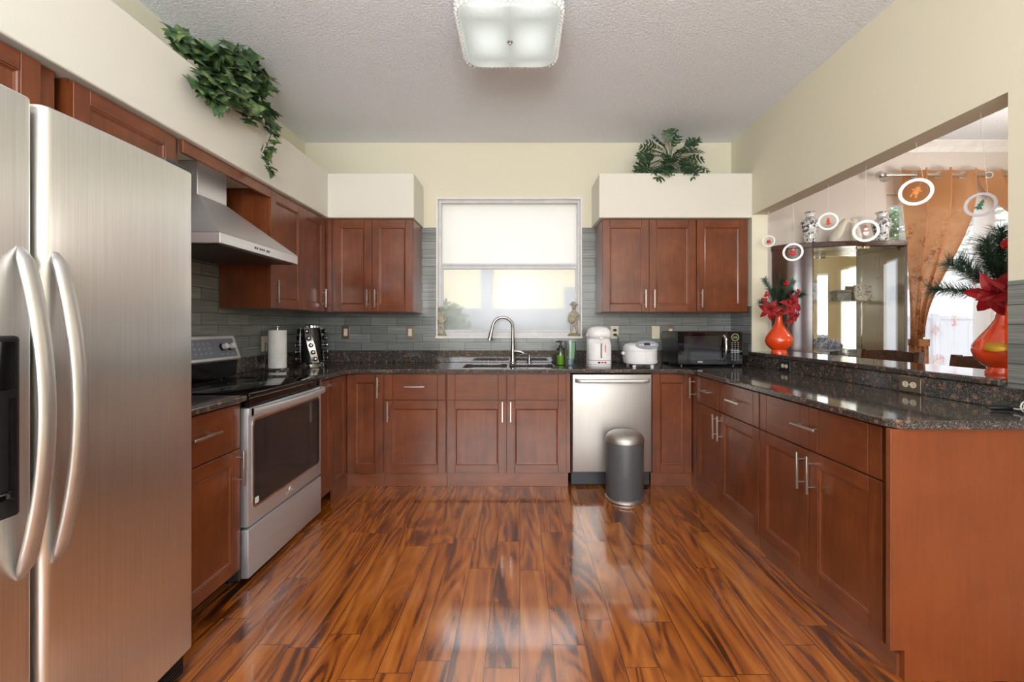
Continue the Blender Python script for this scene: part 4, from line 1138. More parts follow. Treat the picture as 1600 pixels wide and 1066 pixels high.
for i, q in enumerate((-.012, -.004, .006, .013)):
    for s in ((-.006, 1), (0, 1), (.006, 1)): m.box(ccx+q-.0025, ccx+q+.0025, my0-.0006, my0+.0014, Z+.235+s[0]-.0008, Z+.235+s[0]+.0008)
    m.box(ccx+q+.0018, ccx+q+.003, my0-.0006, my0+.0014, Z+.229, Z+.241)
m.build('display', DISPLAY, mp, world=True, label='small green lit digits')
m = MB()
for r in range(10):
    for c in range(3):
        big = r in (4, 5)
        if big: m.box(ccx-.034+c*.024, ccx-.014+c*.024, my0, my0+.0014, Z+.188-r*.0155, Z+.197-r*.0155)
        else: m.box(ccx-.029+c*.024, ccx-.019+c*.024, my0, my0+.0014, Z+.190-r*.0155, Z+.195-r*.0155)
m.build('keypad', plain('keypad_legend', S(176, 180, 188), .4), mp, world=True, label='pale keypad buttons')
for xx in (mx0+.05, mx1-.05):
    for yy in (my0+.06, my1-.05): m = MB(); m.cyl((xx, yy, Z+.0005), (xx, yy, Z+.0119), .014, n=12); m.build('foot', BLACKPL, t, world=True)

# loose charger and coiled white cord at the near right end of the worktop
t = thing('charging_cord', 'black plug with coiled white cord lying on the near right worktop', 'cord', (1.85, 1.64, Z))
m = MB(); m.tube([(1.80, 1.665, Z+.012), (1.825, 1.66, Z+.012), (1.845, 1.655, Z+.013), (1.868, 1.645, Z+.012)], [.007, .011, .012, .006], 8); m.build('plug', BLACKPL, t, world=True, smooth=50)
for q in (-.004, .004): m = MB(); m.box(1.782, 1.7995, 1.667+q-.001, 1.667+q+.001, Z+.008, Z+.014); m.build('prong', CHROME, t, world=True)
m = MB(); pts = [(1.868, 1.645, Z+.012), (1.875, 1.63, Z+.012)]
for k in range(80):
    a = k*.6; pts.append((1.862+.021*math.cos(a), 1.60-.001*k, Z+.026+.021*math.sin(a)))
m.tube(pts, .0026, 6); m.build('cable', CORDW, t, world=True, smooth=60)

# pedal bin
tx, ty = .752, 3.11
t = thing('pedal_bin', 'small dark grey pedal bin with a steel domed lid in front of the dishwasher', 'trash can', (tx, ty, 0))
m = MB(); m.lathe([(.128, .022), (.131, .03), (.133, .405), (.131, .41)], n=44); m.build('body', CANGREY, t, smooth=40)
m = MB(); m.lathe([(.133, .411), (.137, .414), (.137, .428), (.134, .44), (.120, .463), (.09, .480), (.05, .489), (.01, .492)], n=44); m.build('lid', STEEL, t, smooth=50)
m = MB(); m.lathe([(.134, .0015), (.138, .004), (.137, .018), (.130, .0215)], n=44); m.build('base_ring', STEEL, t, smooth=50)
m = MB(); R = []
for k in range(11):
    a = math.radians(-28+5.6*k); R.append([(tx+q*math.sin(a), ty-q*math.cos(a), z) for q, z in ((.134, .036), (.152, .030), (.152, .026), (.134, .030))])
m.loft(R); m.build('pedal', STEEL, t, world=True, smooth=40)
m = MB(); m.box(tx+.02, tx+.06, ty+.128, ty+.146, .395, .428, .004); m.build('hinge', BLACKPL, t, world=True)
# ------------------------------------------------------------------ plants on the soffits
def ivy_leaf(m, M, L):
    """five-pointed ivy leaf, stalk end at origin, tip along +x, folded along the midrib"""
    P = [(0, 0), (-.10, .20), (-.16, .46), (.16, .34), (.26, .62), (.50, .30), (1.0, 0)]
    bend = random.uniform(.05, .22); fold = random.uniform(.05, .3)
    def q(x, y): return M @ Vector((x*L, y*L, -bend*L*x*x - fold*abs(y)*L))
    mid = [q(0, 0), q(.26, 0), q(.55, 0), q(1.0, 0)]
    mv = [m.bm.verts.new(p) for p in mid]
    for s in (1, -1):
        v = [m.bm.verts.new(q(x, y*s)) for x, y in P[1:6]]
        m.face([mv[0], v[0], v[1], v[2]]); m.face([mv[0], v[2], mv[1]]); m.face([mv[1], v[2], v[3], v[4]]); m.face([mv[1], v[4], mv[2]]); m.face([mv[2], v[4], mv[3]])
def orient(p, d, up=(0, 0, 1), roll=0):
    d = Vector(d).normalized(); up = Vector(up)
    y = up.cross(d)
    if y.length < 1e-4: y = Vector((0, 1, 0)).cross(d)
    y.normalize(); z = d.cross(y)
    R = Matrix((d, y, z)).transposed().to_4x4()
    return Matrix.Translation(Vector(p)) @ R @ Matrix.Rotation(roll, 4, 'X')
rnd = random.Random(11)
def ppos(x, y, d): return Vector(((x-812)/FPX*d, d, CAMZ-(y-510)/FPX*d))
def onx(x, y, X):            # point of the plane x = X seen at a pixel (planning aid)
    d = X*FPX/(x-812); return ppos(x, y, d)
t = thing('ivy_garland', 'trailing green ivy spilling over the left soffit ledge', 'plant', (-1.7, 2.3, SZ1))
m = MB(); ms = MB()
XI = -1.56
vines = [
 [(262, 52), (285, 66), (300, 85), (325, 100), (352, 108)],
 [(300, 85), (330, 92), (352, 75), (380, 90), (400, 110), (415, 135)],
 [(330, 100), (322, 118), (315, 130), (325, 150), (330, 165)],
 [(350, 105), (345, 130), (355, 150), (375, 165), (395, 178)],
 [(380, 100), (395, 130), (400, 150), (408, 170), (415, 190)],
 [(405, 165), (415, 185), (425, 205), (420, 220), (412, 238), (418, 255), (422, 270)],
 [(360, 90), (375, 120), (385, 140), (392, 160)],
 [(340, 85), (365, 110), (372, 135), (362, 150)]]
random.seed(5)
for vi, vn in enumerate(vines):
    pts = []
    for (x, y) in vn:
        # ledge edge line in the picture: y = 0.8242*(x-180); above it the vine lies on the ledge, below it hangs in front
        edge = .8242*(x-180)
        if y < edge-6: p = onx(x, y, -1.62-rnd.uniform(.0, .05)); 
        else: p = onx(x, y, XI+.02+rnd.uniform(.0, .03))
        pts.append(p)
    # dense resample
    P = []
    for a, b in zip(pts, pts[1:]):
        for k in range(5): P.append(a.lerp(b, k/5))
    P.append(pts[-1])
    ms.tube(P, .0025, 6)
    for i, p in enumerate(P):
        last = vi == 5
        for r in range(1 if last else 2):
            if last and i % 2 and rnd.random() < .25: continue
            sp = .012 if last else .045
            q = p + Vector((rnd.uniform(-.01, .05 if not last else .02), rnd.uniform(-sp, sp), rnd.uniform(-sp, sp)))
            d = Vector((rnd.uniform(.2, 1.0), rnd.uniform(-1, .9), rnd.uniform(-1.0, .35)))
            ivy_leaf(m, orient(q, d, (rnd.uniform(.3, 1), rnd.uniform(-.6, .1), rnd.uniform(.2, 1)), rnd.uniform(-.5, .5)), rnd.uniform(.062, .102) if not last else rnd.uniform(.05, .07))
m.build('foliage', IVY, t, world=True); ms.build('stem', STEM, t, world=True, smooth=60)
# hidden pot of the ivy stands on the ledge
m = MB(); m.lathe([(.045, .0), (.06, .10), (.062, .105), (.055, .105), (.04, .02)], (-1.74, 2.35, SZ1+.001), 24); m.build('pot', plain('terracotta', S(150, 100, 80), .7), t, world=True, smooth=40)

# split-leaf plant on the right soffit
PX, PY = px(1047, 3.72), 3.72
t = thing('split_leaf_plant', 'dark green split-leaf plant in a small pot on the right soffit', 'plant', (PX, PY, SZ1))
m = MB(); m.lathe([(.062, .001), (.078, .10), (.080, .115), (.072, .115), (.060, .02)], n=28); m.build('pot', plain('stone_pot', S(156, 150, 144), .7, var=.15), t, smooth=40)
m = MB(); ms = MB()
def split_leaf(m, M, L):
    def q(x, y): return M @ Vector((x*L, y*L, -.22*L*x*x-.12*abs(y)*L))
    n = 4
    for k in range(n):
        x = k/(n-.1); wv = .56*math.sin(PI*(.18+.75*x))
        for s in (1, -1):
            a = [q(x, 0), q(x+.19, 0), q(x+.27, s*wv*.6), q(x+.34, s*wv), q(x+.22, s*wv*1.02), q(x+.08, s*wv*.55)]
            m.face([m.bm.verts.new(p) for p in a])
    m.face([m.bm.verts.new(p) for p in (q(.9, 0), q(1.0, .07), q(1.2, 0), q(1.0, -.07))])
rnd = random.Random(23)
targets = [((-.17, -.05, .13), .13), ((-.13, -.09, .03), .13), ((.03, -.02, .33), .11), ((.14, 0, .12), .12), ((.18, -.07, .02), .12), ((-.10, -.06, .20), .12), ((.08, -.04, .21), .12), ((-.03, -.10, .12), .12), ((.07, -.10, .07), .11), ((-.08, -.12, -.01), .10), ((.12, -.11, .0), .10), ((0, -.02, .24), .10), ((-.18, -.02, .06), .12), ((.02, -.1, .17), .11), ((-.15, .0, .2), .1), ((.15, .02, .22), .11), ((-.05, -.08, .07), .12), ((.03, -.12, .03), .1)]
for (dx, dy, dz), L in targets:
    for r in range(3):
        e = Vector((dx, dy, dz+.04)) + Vector((rnd.uniform(-.03, .03), rnd.uniform(-.03, .02), rnd.uniform(-.03, .03)))
        if dz > .3 and r: continue
        b = Vector((0, 0, .10)); mid = b.lerp(e, .5)+Vector((0, 0, .05))
        ms.tube([b, mid, e], .003, 6)
        d = (e-mid).normalized() + Vector((0, -.15, rnd.uniform(-.1, .15)))
        split_leaf(m, orient(e, d, (rnd.uniform(-.3, .3), -.9, .7), rnd.uniform(-.4, .4)), L*rnd.uniform(.85, 1.05))
m.build('foliage', PHIL, t); ms.build('stem', PHIL, t, smooth=60)

# ------------------------------------------------------------------ figurines on the window sill
def remesh(o, v=.0035):
    r = o.modifiers.new('remesh', 'REMESH'); r.mode = 'VOXEL'; r.voxel_size = v; r.use_smooth_shade = True
    s = o.modifiers.new('soft', 'SMOOTH'); s.iterations = 4; s.factor = .5
def figurine(x, y, z, H, label, hat, basket):
    t = thing('figurine', label, 'figurine', (x, y, z), 0, 'stone figurines on the window sill')
    u = H/1.0
    m = MB()
    sgn = 1 if basket else -1
    m.tube([(-.07*u, 0, .07*u), (-.065*u, -.01*u, .20*u), (-.05*u, 0, .40*u)], [.030*u, .038*u, .055*u], 10)
    m.tube([(.10*u, -.02*u, .07*u), (.085*u, -.03*u, .20*u), (.05*u, 0, .40*u)], [.030*u, .038*u, .055*u], 10)
    m.lathe([(.085*u, .30*u), (.115*u, .38*u), (.09*u, .50*u), (.10*u, .62*u), (.075*u, .72*u), (.03*u, .77*u)], n=16, sx=1, sy=.75)
    m.tube([(-.09*u, 0, .68*u), (-.15*u, -.03*u, .56*u), (-.06*u*sgn, -.11*u, .48*u)], [.036*u, .033*u, .028*u], 8)
    m.tube([(.09*u, 0, .68*u), (.16*u, -.03*u, .55*u), (.06*u, -.11*u, .46*u)], [.036*u, .033*u, .028*u], 8)
    m.tube([(0, 0, .73*u), (0, -.005*u, .80*u)], [.035*u, .035*u], 8)
    m.sphere((0, -.012*u, .865*u), .075*u, 14, (.9, 1, 1.1)); m.sphere((0, -.09*u, .855*u), .014*u, 8)
    if hat: m.lathe([(.115*u, .90*u), (.118*u, .915*u), (.07*u, .925*u), (.06*u, .975*u), (.02*u, .99*u)], n=18)
    else: m.lathe([(.13*u, .895*u), (.10*u, .94*u), (.06*u, .985*u), (.01*u, 1.0*u)], n=18); 
    if basket: m.sphere((-.08*u, -.10*u, .47*u), .11*u, 12, (1, .7, .9)); m.tube([(-.03*u, .03*u, .80*u), (.05*u, .055*u, .80*u)], [.05*u, .04*u], 8)
    else: m.tube([(-.15*u, -.05*u, .07*u), (-.14*u, -.06*u, .5*u)], .018*u, 8); m.box(-.05*u, .11*u, -.14*u, -.07*u, .44*u, .50*u)
    b = m.build('body', STONE, t); remesh(b)
    m = MB(); m.lathe([(.17*u, 0), (.18*u, .03*u), (.16*u, .06*u), (.12*u, .08*u), (.01*u, .085*u)], n=20, sx=1, sy=.55); m.build('base', plain('mossy_stone', S(150, 136, 96), .8, var=.3, vs=40), t, smooth=50)
    return t
sz = KW[2]+.0085
figurine(px(689, 3.945), 3.955, sz, .275, 'pale stone child figurine in a cap at the left end of the window sill', True, False)
figurine(px(897, 3.945), 3.955, sz, .315, 'pale stone child figurine with a basket at the right end of the window sill', False, True)

# ------------------------------------------------------------------ orange vases and bouquets on the ledge
def petal(m, M, L, W):
    def q(x, y): return M @ Vector((x*L, y*L, .10*L*math.sin(PI*x)-.25*L*x*x+.25*abs(y)*L))
    A = [(0, 0), (.25, .6*W), (.5, W), (.78, .6*W), (1, 0)]
    mv = [m.bm.verts.new(q(x, 0)) for x, _ in A]
    for s in (1, -1):
        v = [m.bm.verts.new(q(x, y*s)) for x, y in A[1:4]]
        m.face([mv[0], v[0], mv[1]]); m.face([mv[1], v[0], v[1], mv[2]]); m.face([mv[2], v[1], v[2], mv[3]]); m.face([mv[3], v[2], mv[4]])
def poinsettia(m, c, facing, R, rn):
    f = Vector(facing).normalized(); u, v, _ = frame_of(f)
    for k in range(13):
        a = 2*PI*k/6.5+rn.uniform(-.2, .2); L = R*(1.0 if k < 7 else .62)
        d = u*math.cos(a)+v*math.sin(a)+f*(.15 if k < 7 else .6)
        petal(m, orient(Vector(c), d, f, rn.uniform(-.4, .4)), L, .24)
def pine_sprig(m, ms, p0, d, L, rn, needle=.05, dens=200, droop=.1):
    d = Vector(d).normalized(); P = []
    for k in range(9):
        s = k/8; P.append(Vector(p0)+d*L*s+Vector((0, 0, -droop*L*s*s)))
    ms.tube(P, [.003*(1-.6*k/8) for k in range(9)], 5)
    for i in range(int(dens*L)):
        s = rn.uniform(.1, 1)*7.99; k = int(s); p = P[k].lerp(P[k+1], s-k)
        ax = (P[k+1]-P[k]).normalized(); u, v, _ = frame_of(ax); a = rn.uniform(0, 2*PI)
        r = (u*math.cos(a)+v*math.sin(a)); nd = (ax*rn.uniform(.5, 1.0)+r).normalized()
        nl = needle*rn.uniform(.7, 1.1); side = ax.cross(nd).normalized()*.0010; up = nd.cross(side).normalized()*.0010
        e = p+nd*nl
        a1, a2, a3, b1 = (m.bm.verts.new(q) for q in (p-side, p+side, p+up*1.6, e))
        m.face([a1, a2, b1]); m.face([a2, a3, b1]); m.face([a3, a1, b1])
def ledge_vase(x, y, H, label, gold):
    t = thing('vase', label, 'vase', (x, y, LZ), 0, 'orange vases on the bar ledge')
    k = H
    m = MB(); prof = [(.175, 0), (.18, .02), (.165, .05), (.155, .085), (.20, .12), (.275, .20), (.305, .30), (.295, .38), (.235, .48), (.15, .60), (.085, .72), (.065, .84), (.075, .95), (.10, 1.0), (.085, 1.0), (.05, .92)]
    m.lathe([(r*k, z*k) for r, z in prof], n=44); m.build('body', ORANGE, t, smooth=60)
    if gold:
        m = MB(); R = []
        for i in range(15):
            a = math.radians(-80+9*i); rr = .300*k+.004+.004*math.sin(i*2.2); h = .09+.03*math.sin(i*.9)
            R.append([(rr*math.sin(a)*1.0, -rr*math.cos(a), k*(.36+h*q)+0.0) for q in (-.5, -.1, .25, .5)])
        k0 = m.mark(); m.loft(R, False, False, close=False)
        for v in list(m.bm.verts): 
            zz = v.co.z/k; s = .31 if zz < .35 else .31-(zz-.35)*.62
            rr = math.hypot(v.co.x, v.co.y); f = (s*k+.006)/rr; v.co.x *= f; v.co.y *= f
        m.build('ribbon', GOLD, t, smooth=60, label='gold cloth ribbon band')
    return t
vx = 1.99
V1 = (vx, vx*FPX/(1217-812)); V2 = (2.10, 2.10*FPX/(1569-812))
ledge_vase(V1[0], V1[1], .318, 'glossy orange bottle vase at the far end of the bar ledge', False)
ledge_vase(V2[0], V2[1], .335, 'glossy orange bottle vase with gold ribbon at the near end of the bar ledge', True)
def bouquet(x, y, z, sc, label, rn, big):
    t = thing('poinsettia_bouquet', label, 'flowers', (x, y, z), 0, 'bouquets in the orange vases')
    mp, mn, ms, mf = MB(), MB(), MB(), MB()
    for k in range(5):
        a = rn.uniform(0, 2*PI); ms.tube([(0, 0, -.09), (.01*math.cos(a), .01*math.sin(a), .0), (.04*sc*math.cos(a), .04*sc*math.sin(a), .12*sc)], .003, 6)
    if big:
        fl = [((-.04, -.10, .03), (-.6, -1, -.3), .13), ((-.07, -.03, .01), (-1, -.5, -.5), .13), ((.02, -.06, .06), (-.3, -1, .3), .09)]
        sprigs = [((-.02, 0, .05), (-.15, .1, 1), .23), ((0, .02, .06), (.15, .1, 1), .25), ((-.02, .05, .02), (-1.2, .45, .28), .20), ((-.03, .03, .05), (-.8, .2, .7), .20), ((.02, .02, .05), (.5, -.1, 1), .24), ((0, -.03, .05), (-.1, -.4, 1), .22), ((-.01, .0, .05), (-.4, .1, 1), .20), ((.0, .0, .08), (.05, .1, 1), .25), ((-.02, .03, .05), (-.6, .3, .9), .18), ((.02, -.05, .03), (.6, -.6, .4), .2)]
        berr = [(-.05, -.06, .22, .028, 1), (-.03, -.09, .12, .02, 1), (.04, -.06, .25, .02, 1)]
    else:
        fl = [((.05, -.07, .045), (.3, -1, .0), .135), ((-.09, -.04, .01), (-.6, -1, -.3), .11), ((.09, -.03, -.04), (.6, -.8, -.4), .12)]
        sprigs = [((-.02, 0, .05), (-.35, .1, 1), .24), ((.02, 0, .05), (.45, .1, .9), .24), ((0, 0, .05), (.05, -.1, 1), .22), ((-.02, 0, .03), (-.9, -.2, .35), .15), ((.02, -.02, .05), (.9, -.3, .7), .17), ((0, -.02, .05), (-.6, -.4, .9), .17), ((0, 0, .04), (-.2, -.6, .8), .18), ((0, 0, .04), (.3, -.6, .8), .17), ((0, .02, .04), (.7, .2, .9), .18)]
        berr = [(-.11, -.03, .13, .024, 0), (.12, -.03, .15, .022, 0), (.03, -.04, .21, .02, 0), (-.13, -.03, .09, .02, 0)]
    for c, f, R in fl: poinsettia(mp, Vector(c)*sc, f, R*sc*.8, rn)
    for i, (p, d, L) in enumerate(sprigs):
        pine_sprig(mf if (not big and i in (0, 1)) else mn, ms, Vector(p)*sc, d, L*sc, rn, .045 if not big else .075, 2600 if not big else 2000)
    for bx_, by_, bz_, br, one in berr:
        c = Vector((bx_, by_, bz_))*sc; mb = MB()
        if one:
            mb.sphere(c, br*sc*.7, 12)
            for i in range(46):
                d = Vector((rn.gauss(0, 1), rn.gauss(0, 1), rn.gauss(0, 1))).normalized(); mb.sphere(c+d*br*sc*.68, .0055*sc, 6)
        else:
            for i in range(9):
                d = Vector((rn.gauss(0, 1), rn.gauss(0, 1), rn.gauss(0, 1))).normalized(); mb.sphere(c+d*br*sc*.7, .009*sc, 8)
        ms.tube([c, Vector((c.x*.2, c.y*.2, .02))], .0022, 5)
        mb.build('berry_cluster', REDB, t, smooth=60)
    mp.build('blooms', REDFAB, t); mn.build('pine_needles', PINE, t)
    if not big: mf.build('frosted_needles', PINEF, t)
    else: mf.bm.free()
    ms.build('stem', STEM, t, smooth=60)
bouquet(V1[0], V1[1], LZ+.322, 1.0, 'red poinsettia and frosted pine bouquet in the far orange vase', random.Random(3), False)
bouquet(V2[0]+.0, V2[1], LZ+.335, 1.0, 'red poinsettia and tall pine bouquet in the near orange vase', random.Random(4), True)

# ------------------------------------------------------------------ hanging ring ornaments in the opening
OX = 1.985
def ornament(xp, yp, rpx, charm, label, ringmat, tilt, yaw, pane=None, ocl=OX):
    d = ocl*FPX/(xp-812); z = CAMZ-(yp-510)*d/FPX; R = rpx*d/FPX
    t = thing('hanging_ornament', label, 'ornament', (ocl, d, OZ1), 0, 'ring ornaments hanging in the opening')
    c = Vector((ocl, d, z)); M = T(*c) @ RZ(yaw) @ RY(tilt)
    m = MB(); k = m.mark(); n = 48
    rings = [[Vector((r*math.cos(2*PI*i/n), y, r*math.sin(2*PI*i/n))) for i in range(n)] for r, y in ((R, -.0025), (R, .0025), (R*.78, .0025), (R*.78, -.0025), (R, -.0025))]
    m.loft(rings, False, False); m.xf(k, M); m.build('ring', ringmat, t, world=True)
    m = MB(); m.cyl(M @ Vector((0, 0, R*.97)), (ocl, d, OZ1-.0005), .0007, n=6); 
    m.cyl(M @ Vector((0, 0, R*.8)), M @ Vector((0, 0, R*.3)), .0005, n=6); m.build('string', CORDW, t, world=True)
    def part(nm, mt, fn):
        m = MB(); k = m.mark(); fn(m); m.xf(k, M); m.build(nm, mt, t, world=True, smooth=50)
    q = R*.42
    if charm == 'tree_red' or charm == 'tree_green':
        fn = lambda m: (m.lathe([(q*.7, -q*.8), (q*.15, -q*.1), (q*.55, -q*.12), (q*.1, q*.45), (q*.38, q*.42), (.0005, q*1.15)], n=16, sy=.4), m.cyl((0, 0, -q*1.05), (0, 0, -q*.8), q*.12))
        part('charm', plain('charm_'+charm, S(214, 76, 56) if charm == 'tree_red' else S(46, 108, 76), .5), fn)
    elif charm == 'bell':
        part('charm', plain('charm_red', S(196, 50, 40), .4), lambda m: (m.lathe([(q*.9, -q*.7), (q*.75, -q*.3), (q*.55, q*.4), (q*.25, q*.75), (.001, q*.8)], n=18, sy=.6), m.sphere((0, 0, -q*.8), q*.22, 8)))
        part('bow', plain('charm_pink', S(238, 170, 150), .5), lambda m: m.sphere((0, -q*.3, q*.5), q*.35, 8))
    elif charm == 'snow':
        part('charm', plain('charm_white', S(240, 232, 226), .5), lambda m: (m.sphere((0, 0, -q*.5), q*.62, 12, (1, .6, 1)), m.sphere((0, 0, q*.35), q*.42, 12, (1, .6, 1))))
        part('hat', plain('charm_hat_red', S(206, 84, 70), .5), lambda m: (m.lathe([(q*.3, q*.68), (.001, q*1.3)], n=14, sy=.6), m.tube([(-q*.4, -q*.3, -q*.05), (q*.4, -q*.3, -q*.05)], q*.1, 8)))
    elif charm == 'cookie':
        part('charm', plain('charm_orange', S(214, 134, 66), .5), lambda m: (m.sphere((0, 0, q*.55), q*.45, 12, (1, .5, 1)), m.sphere((0, 0, -q*.15), q*.55, 12, (1, .5, 1)), m.tube([(-q*.7, 0, q*.25), (q*.7, 0, q*.25)], q*.2, 8), m.tube([(-q*.3, 0, -q*.5), (-q*.35, 0, -q*1.05)], q*.22, 8), m.tube([(q*.3, 0, -q*.5), (q*.35, 0, -q*1.05)], q*.22, 8)))
    if pane: part('disc', CUPGL, lambda m: m.cyl((0, -.0008, 0), (0, .0008, 0), R*.775, n=40))
RW_ = plain('ornament_white', S(244, 242, 242), .35); RG_ = plain('ornament_silver', S(176, 172, 178), .4, .3); RC_ = plain('ornament_pale', S(226, 226, 222), .3)
ornament(1239, 394, 14, 'bell', 'white ring ornament with a red bell, hanging in front of the curio cabinet side', RW_, 10, -35)
ornament(1294, 346, 13.5, 'tree_red', 'pale ring ornament with a red tree, hanging beside the first painted vase', RC_, 0, -32)
ornament(1353, 361, 17, 'snow', 'white ring ornament with a small snowman, hanging over the curio cabinet top', RW_, 0, -33)
ornament(1431, 300, 21, 'cookie', 'large white ring ornament with an orange gingerbread figure in front of the drape', RW_, 25, -40)
ornament(1532, 320, 18.5, 'tree_green', 'silver ring ornament with a green tree, nearest the pier', RG_, 25, -52)
ornament(1201, 377, 9, 'bell', 'small ring ornament with a red bell half hidden by the white jamb', RC_, 0, -30)
# ------------------------------------------------------------------ dining room
# curio cabinet: bow front, curved wooden left side
CT = 1.955
t = thing('curio_cabinet', 'dark mahogany bow-front glass curio cabinet against the dining room wall', 'cabinet', (2.8, 3.8, 0))
prof = [(2.285, 3.925), (2.30, 3.87), (2.36, 3.80), (2.45, 3.755), (2.52, 3.735)]       # wooden curved side (outer)
front = [(2.52, 3.735), (2.62, 3.700), (2.75, 3.670), (2.90, 3.652), (3.06, 3.644), (3.24, 3.645)]
def strip(pl, z0, z1, th=.02, toward=(2.8, 3.95)):
    m = MB(); c = Vector((toward[0], toward[1], 0)); R = []
    for i, p in enumerate(pl):
        p = Vector((p[0], p[1], 0)); a = Vector((*pl[max(i-1, 0)], 0)); b = Vector((*pl[min(i+1, len(pl)-1)], 0))
        n = (b-a).normalized().cross(Vector((0, 0, 1))); 
        if n.dot(c-p) < 0: n = -n
        q = p+n*th
        R.append([(p.x, p.y, z0), (p.x, p.y, z1), (q.x, q.y, z1), (q.x, q.y, z0)])
    m.loft(R); return m
strip(prof, .10, CT-.045).build('side_panel', DARKW, t, world=True, smooth=40)
full = prof[:-1]+front
m = MB(); poly = [(x, y) for x, y in full]+[(3.262, 3.66), (3.262, 3.925)]
def grow(pl, d):
    c = Vector((2.8, 3.9)); out = []
    for x, y in pl: 
        v = Vector((x, y))-c; v = v*(1+d/v.length); out.append((v.x+c.x, min(3.928, v.y+c.y)))
    return out
m.prism(grow(poly, .012), CT-.045, CT); m.build('top', DARKW, t, world=True, bevel=.006)
m = MB(); m.prism(poly, .001, .10); m.build('base', DARKW, t, world=True)
m = MB(); m.box(3.236, 3.262, 3.646, 3.92, .1005, CT-.0455, .004); m.build('side_panel', DARKW, t, world=True)
m = MB(); m.box(2.31, 3.235, 3.912, 3.922, .1005, CT-.0455); m.build('back_mirror', MIRROR, t, world=True, label='mirrored back')
m = MB(); m.box(2.505, 2.532, 3.738, 3.765, .1005, CT-.0455, .004); m.build('stile', DARKW, t, world=True)
half = [(2.53, 3.732), (2.62, 3.701), (2.75, 3.671), (2.878, 3.655)]; half2 = [(2.884, 3.6545), (3.0, 3.646), (3.12, 3.643), (3.232, 3.645)]
for hf in (half, half2): 
    g = strip(hf, .105, CT-.055, .006).build('glass_door', CURIOGL, t, world=True, smooth=40)
    MW[g.name] = MW[t.name]
m = MB(); m.box(2.835, 2.872, 3.640, 3.664, CT-.072, CT-.050, .002); m.box(2.888, 2.935, 3.636, 3.660, CT-.072, CT-.050, .002); m.build('hinge', CHROME, t, world=True)
inner = [(2.54, 3.762), (2.62, 3.728), (2.75, 3.70), (2.90, 3.682), (3.06, 3.674), (3.23, 3.676), (3.23, 3.910), (2.33, 3.910), (2.36, 3.86), (2.45, 3.79)]
for zz in (1.44, .90):
    m = MB(); m.prism(inner, zz, zz+.010); m.build('shelf', GLASS if zz > 1 else DARKW, t, world=True)
S1 = 1.4505; S2 = .9105
# contents
t = thing('picture_frame', 'small framed picture on the upper glass shelf of the curio cabinet', 'picture', (2.66, 3.84, S1))
m = MB()
for a in ((-.085, .085, 0, .018), (-.085, .085, .172, .19), (-.085, -.067, .018, .172), (.067, .085, .018, .172)): m.box(a[0], a[1], -.01, .006, a[2], a[3], .002)
k = m; k.xf(0, RX(-8)); m.build('frame', plain('frame_taupe', S(150, 138, 124), .5), t)
m = MB(); m.box(-.0665, .0665, -.002, .004, .0185, .1715); m.xf(0, RX(-8)); m.build('picture', m_chinese('ink_picture', S(220, 222, 222), S(70, 76, 84), 20, .55), t)
m = MB(); m.tube([(0, .01, .15), (0, .06, .0)], .004, 6); m.build('strut', BLACKPL, t)
t = thing('keepsake_box', 'grey-green patterned box beside the small picture in the curio cabinet', 'box', (2.83, 3.82, S1))
m = MB(); m.box(-.06, .06, -.04, .04, 0, .075, .004); m.build('body', m_chinese('box_pattern', S(150, 152, 140), S(100, 104, 98), 30, .5), t)
m = MB(); m.box(-.063, .063, -.043, .043, .0755, .10, .004); m.build('lid', plain('box_lid', S(140, 142, 132), .5), t)
t = thing('patterned_plate', 'patterned square plate standing at the right of the upper curio shelf', 'plate', (3.05, 3.84, S1))
m = MB(); m.box(-.08, .08, -.006, .006, .004, .15, .004); m.xf(0, RX(-10)); m.build('plate', m_chinese('plate_pattern', S(224, 220, 208), S(120, 116, 104), 34, .5), t)
m = MB(); m.box(-.05, .05, -.03, .05, 0, .0038); m.build('stand', BLACKPL, t)
# cake stand with tea set
t = thing('cake_stand', 'white pedestal cake stand holding the blue tea set in the curio cabinet', 'cake stand', (2.68, 3.80, S2))
m = MB(); m.lathe([(.06, 0), (.062, .006), (.03, .02), (.022, .06), (.03, .10), (.10, .112), (.105, .12), (.09, .122), (.01, .122)], n=36, sx=1.1, sy=.75); m.build('stand', WPLAST, t, smooth=50)
tz = S2+.1225
def pot(t, r, sc=1):
    m = MB(); m.lathe([(r*.55, .001), (r*.85, r*.25), (r, r*.7), (r*.8, r*1.15), (r*.5, r*1.3)], n=28); m.build('body', BLUEW, t, smooth=50)
t = thing('teapot', 'blue and white china teapot stacked at the top of the tea set', 'teapot', (2.665, 3.815, tz))
pot(t, .072)
m = MB(); m.lathe([(.044, .0945), (.036, .112), (.010, .122), (.013, .136), (.001, .142)], n=24); m.build('lid', BLUEW, t, smooth=50)
m = MB(); m.tube([(.06, 0, .05), (.09, 0, .07), (.105, 0, .10)], [.014, .010, .008], 10); m.build('spout', BLUEW, t, smooth=50)
m = MB(); m.tube([(-.055, 0, .08), (-.095, 0, .085), (-.095, 0, .04), (-.06, 0, .03)], .006, 8); m.build('handle', BLUEW, t, smooth=50)
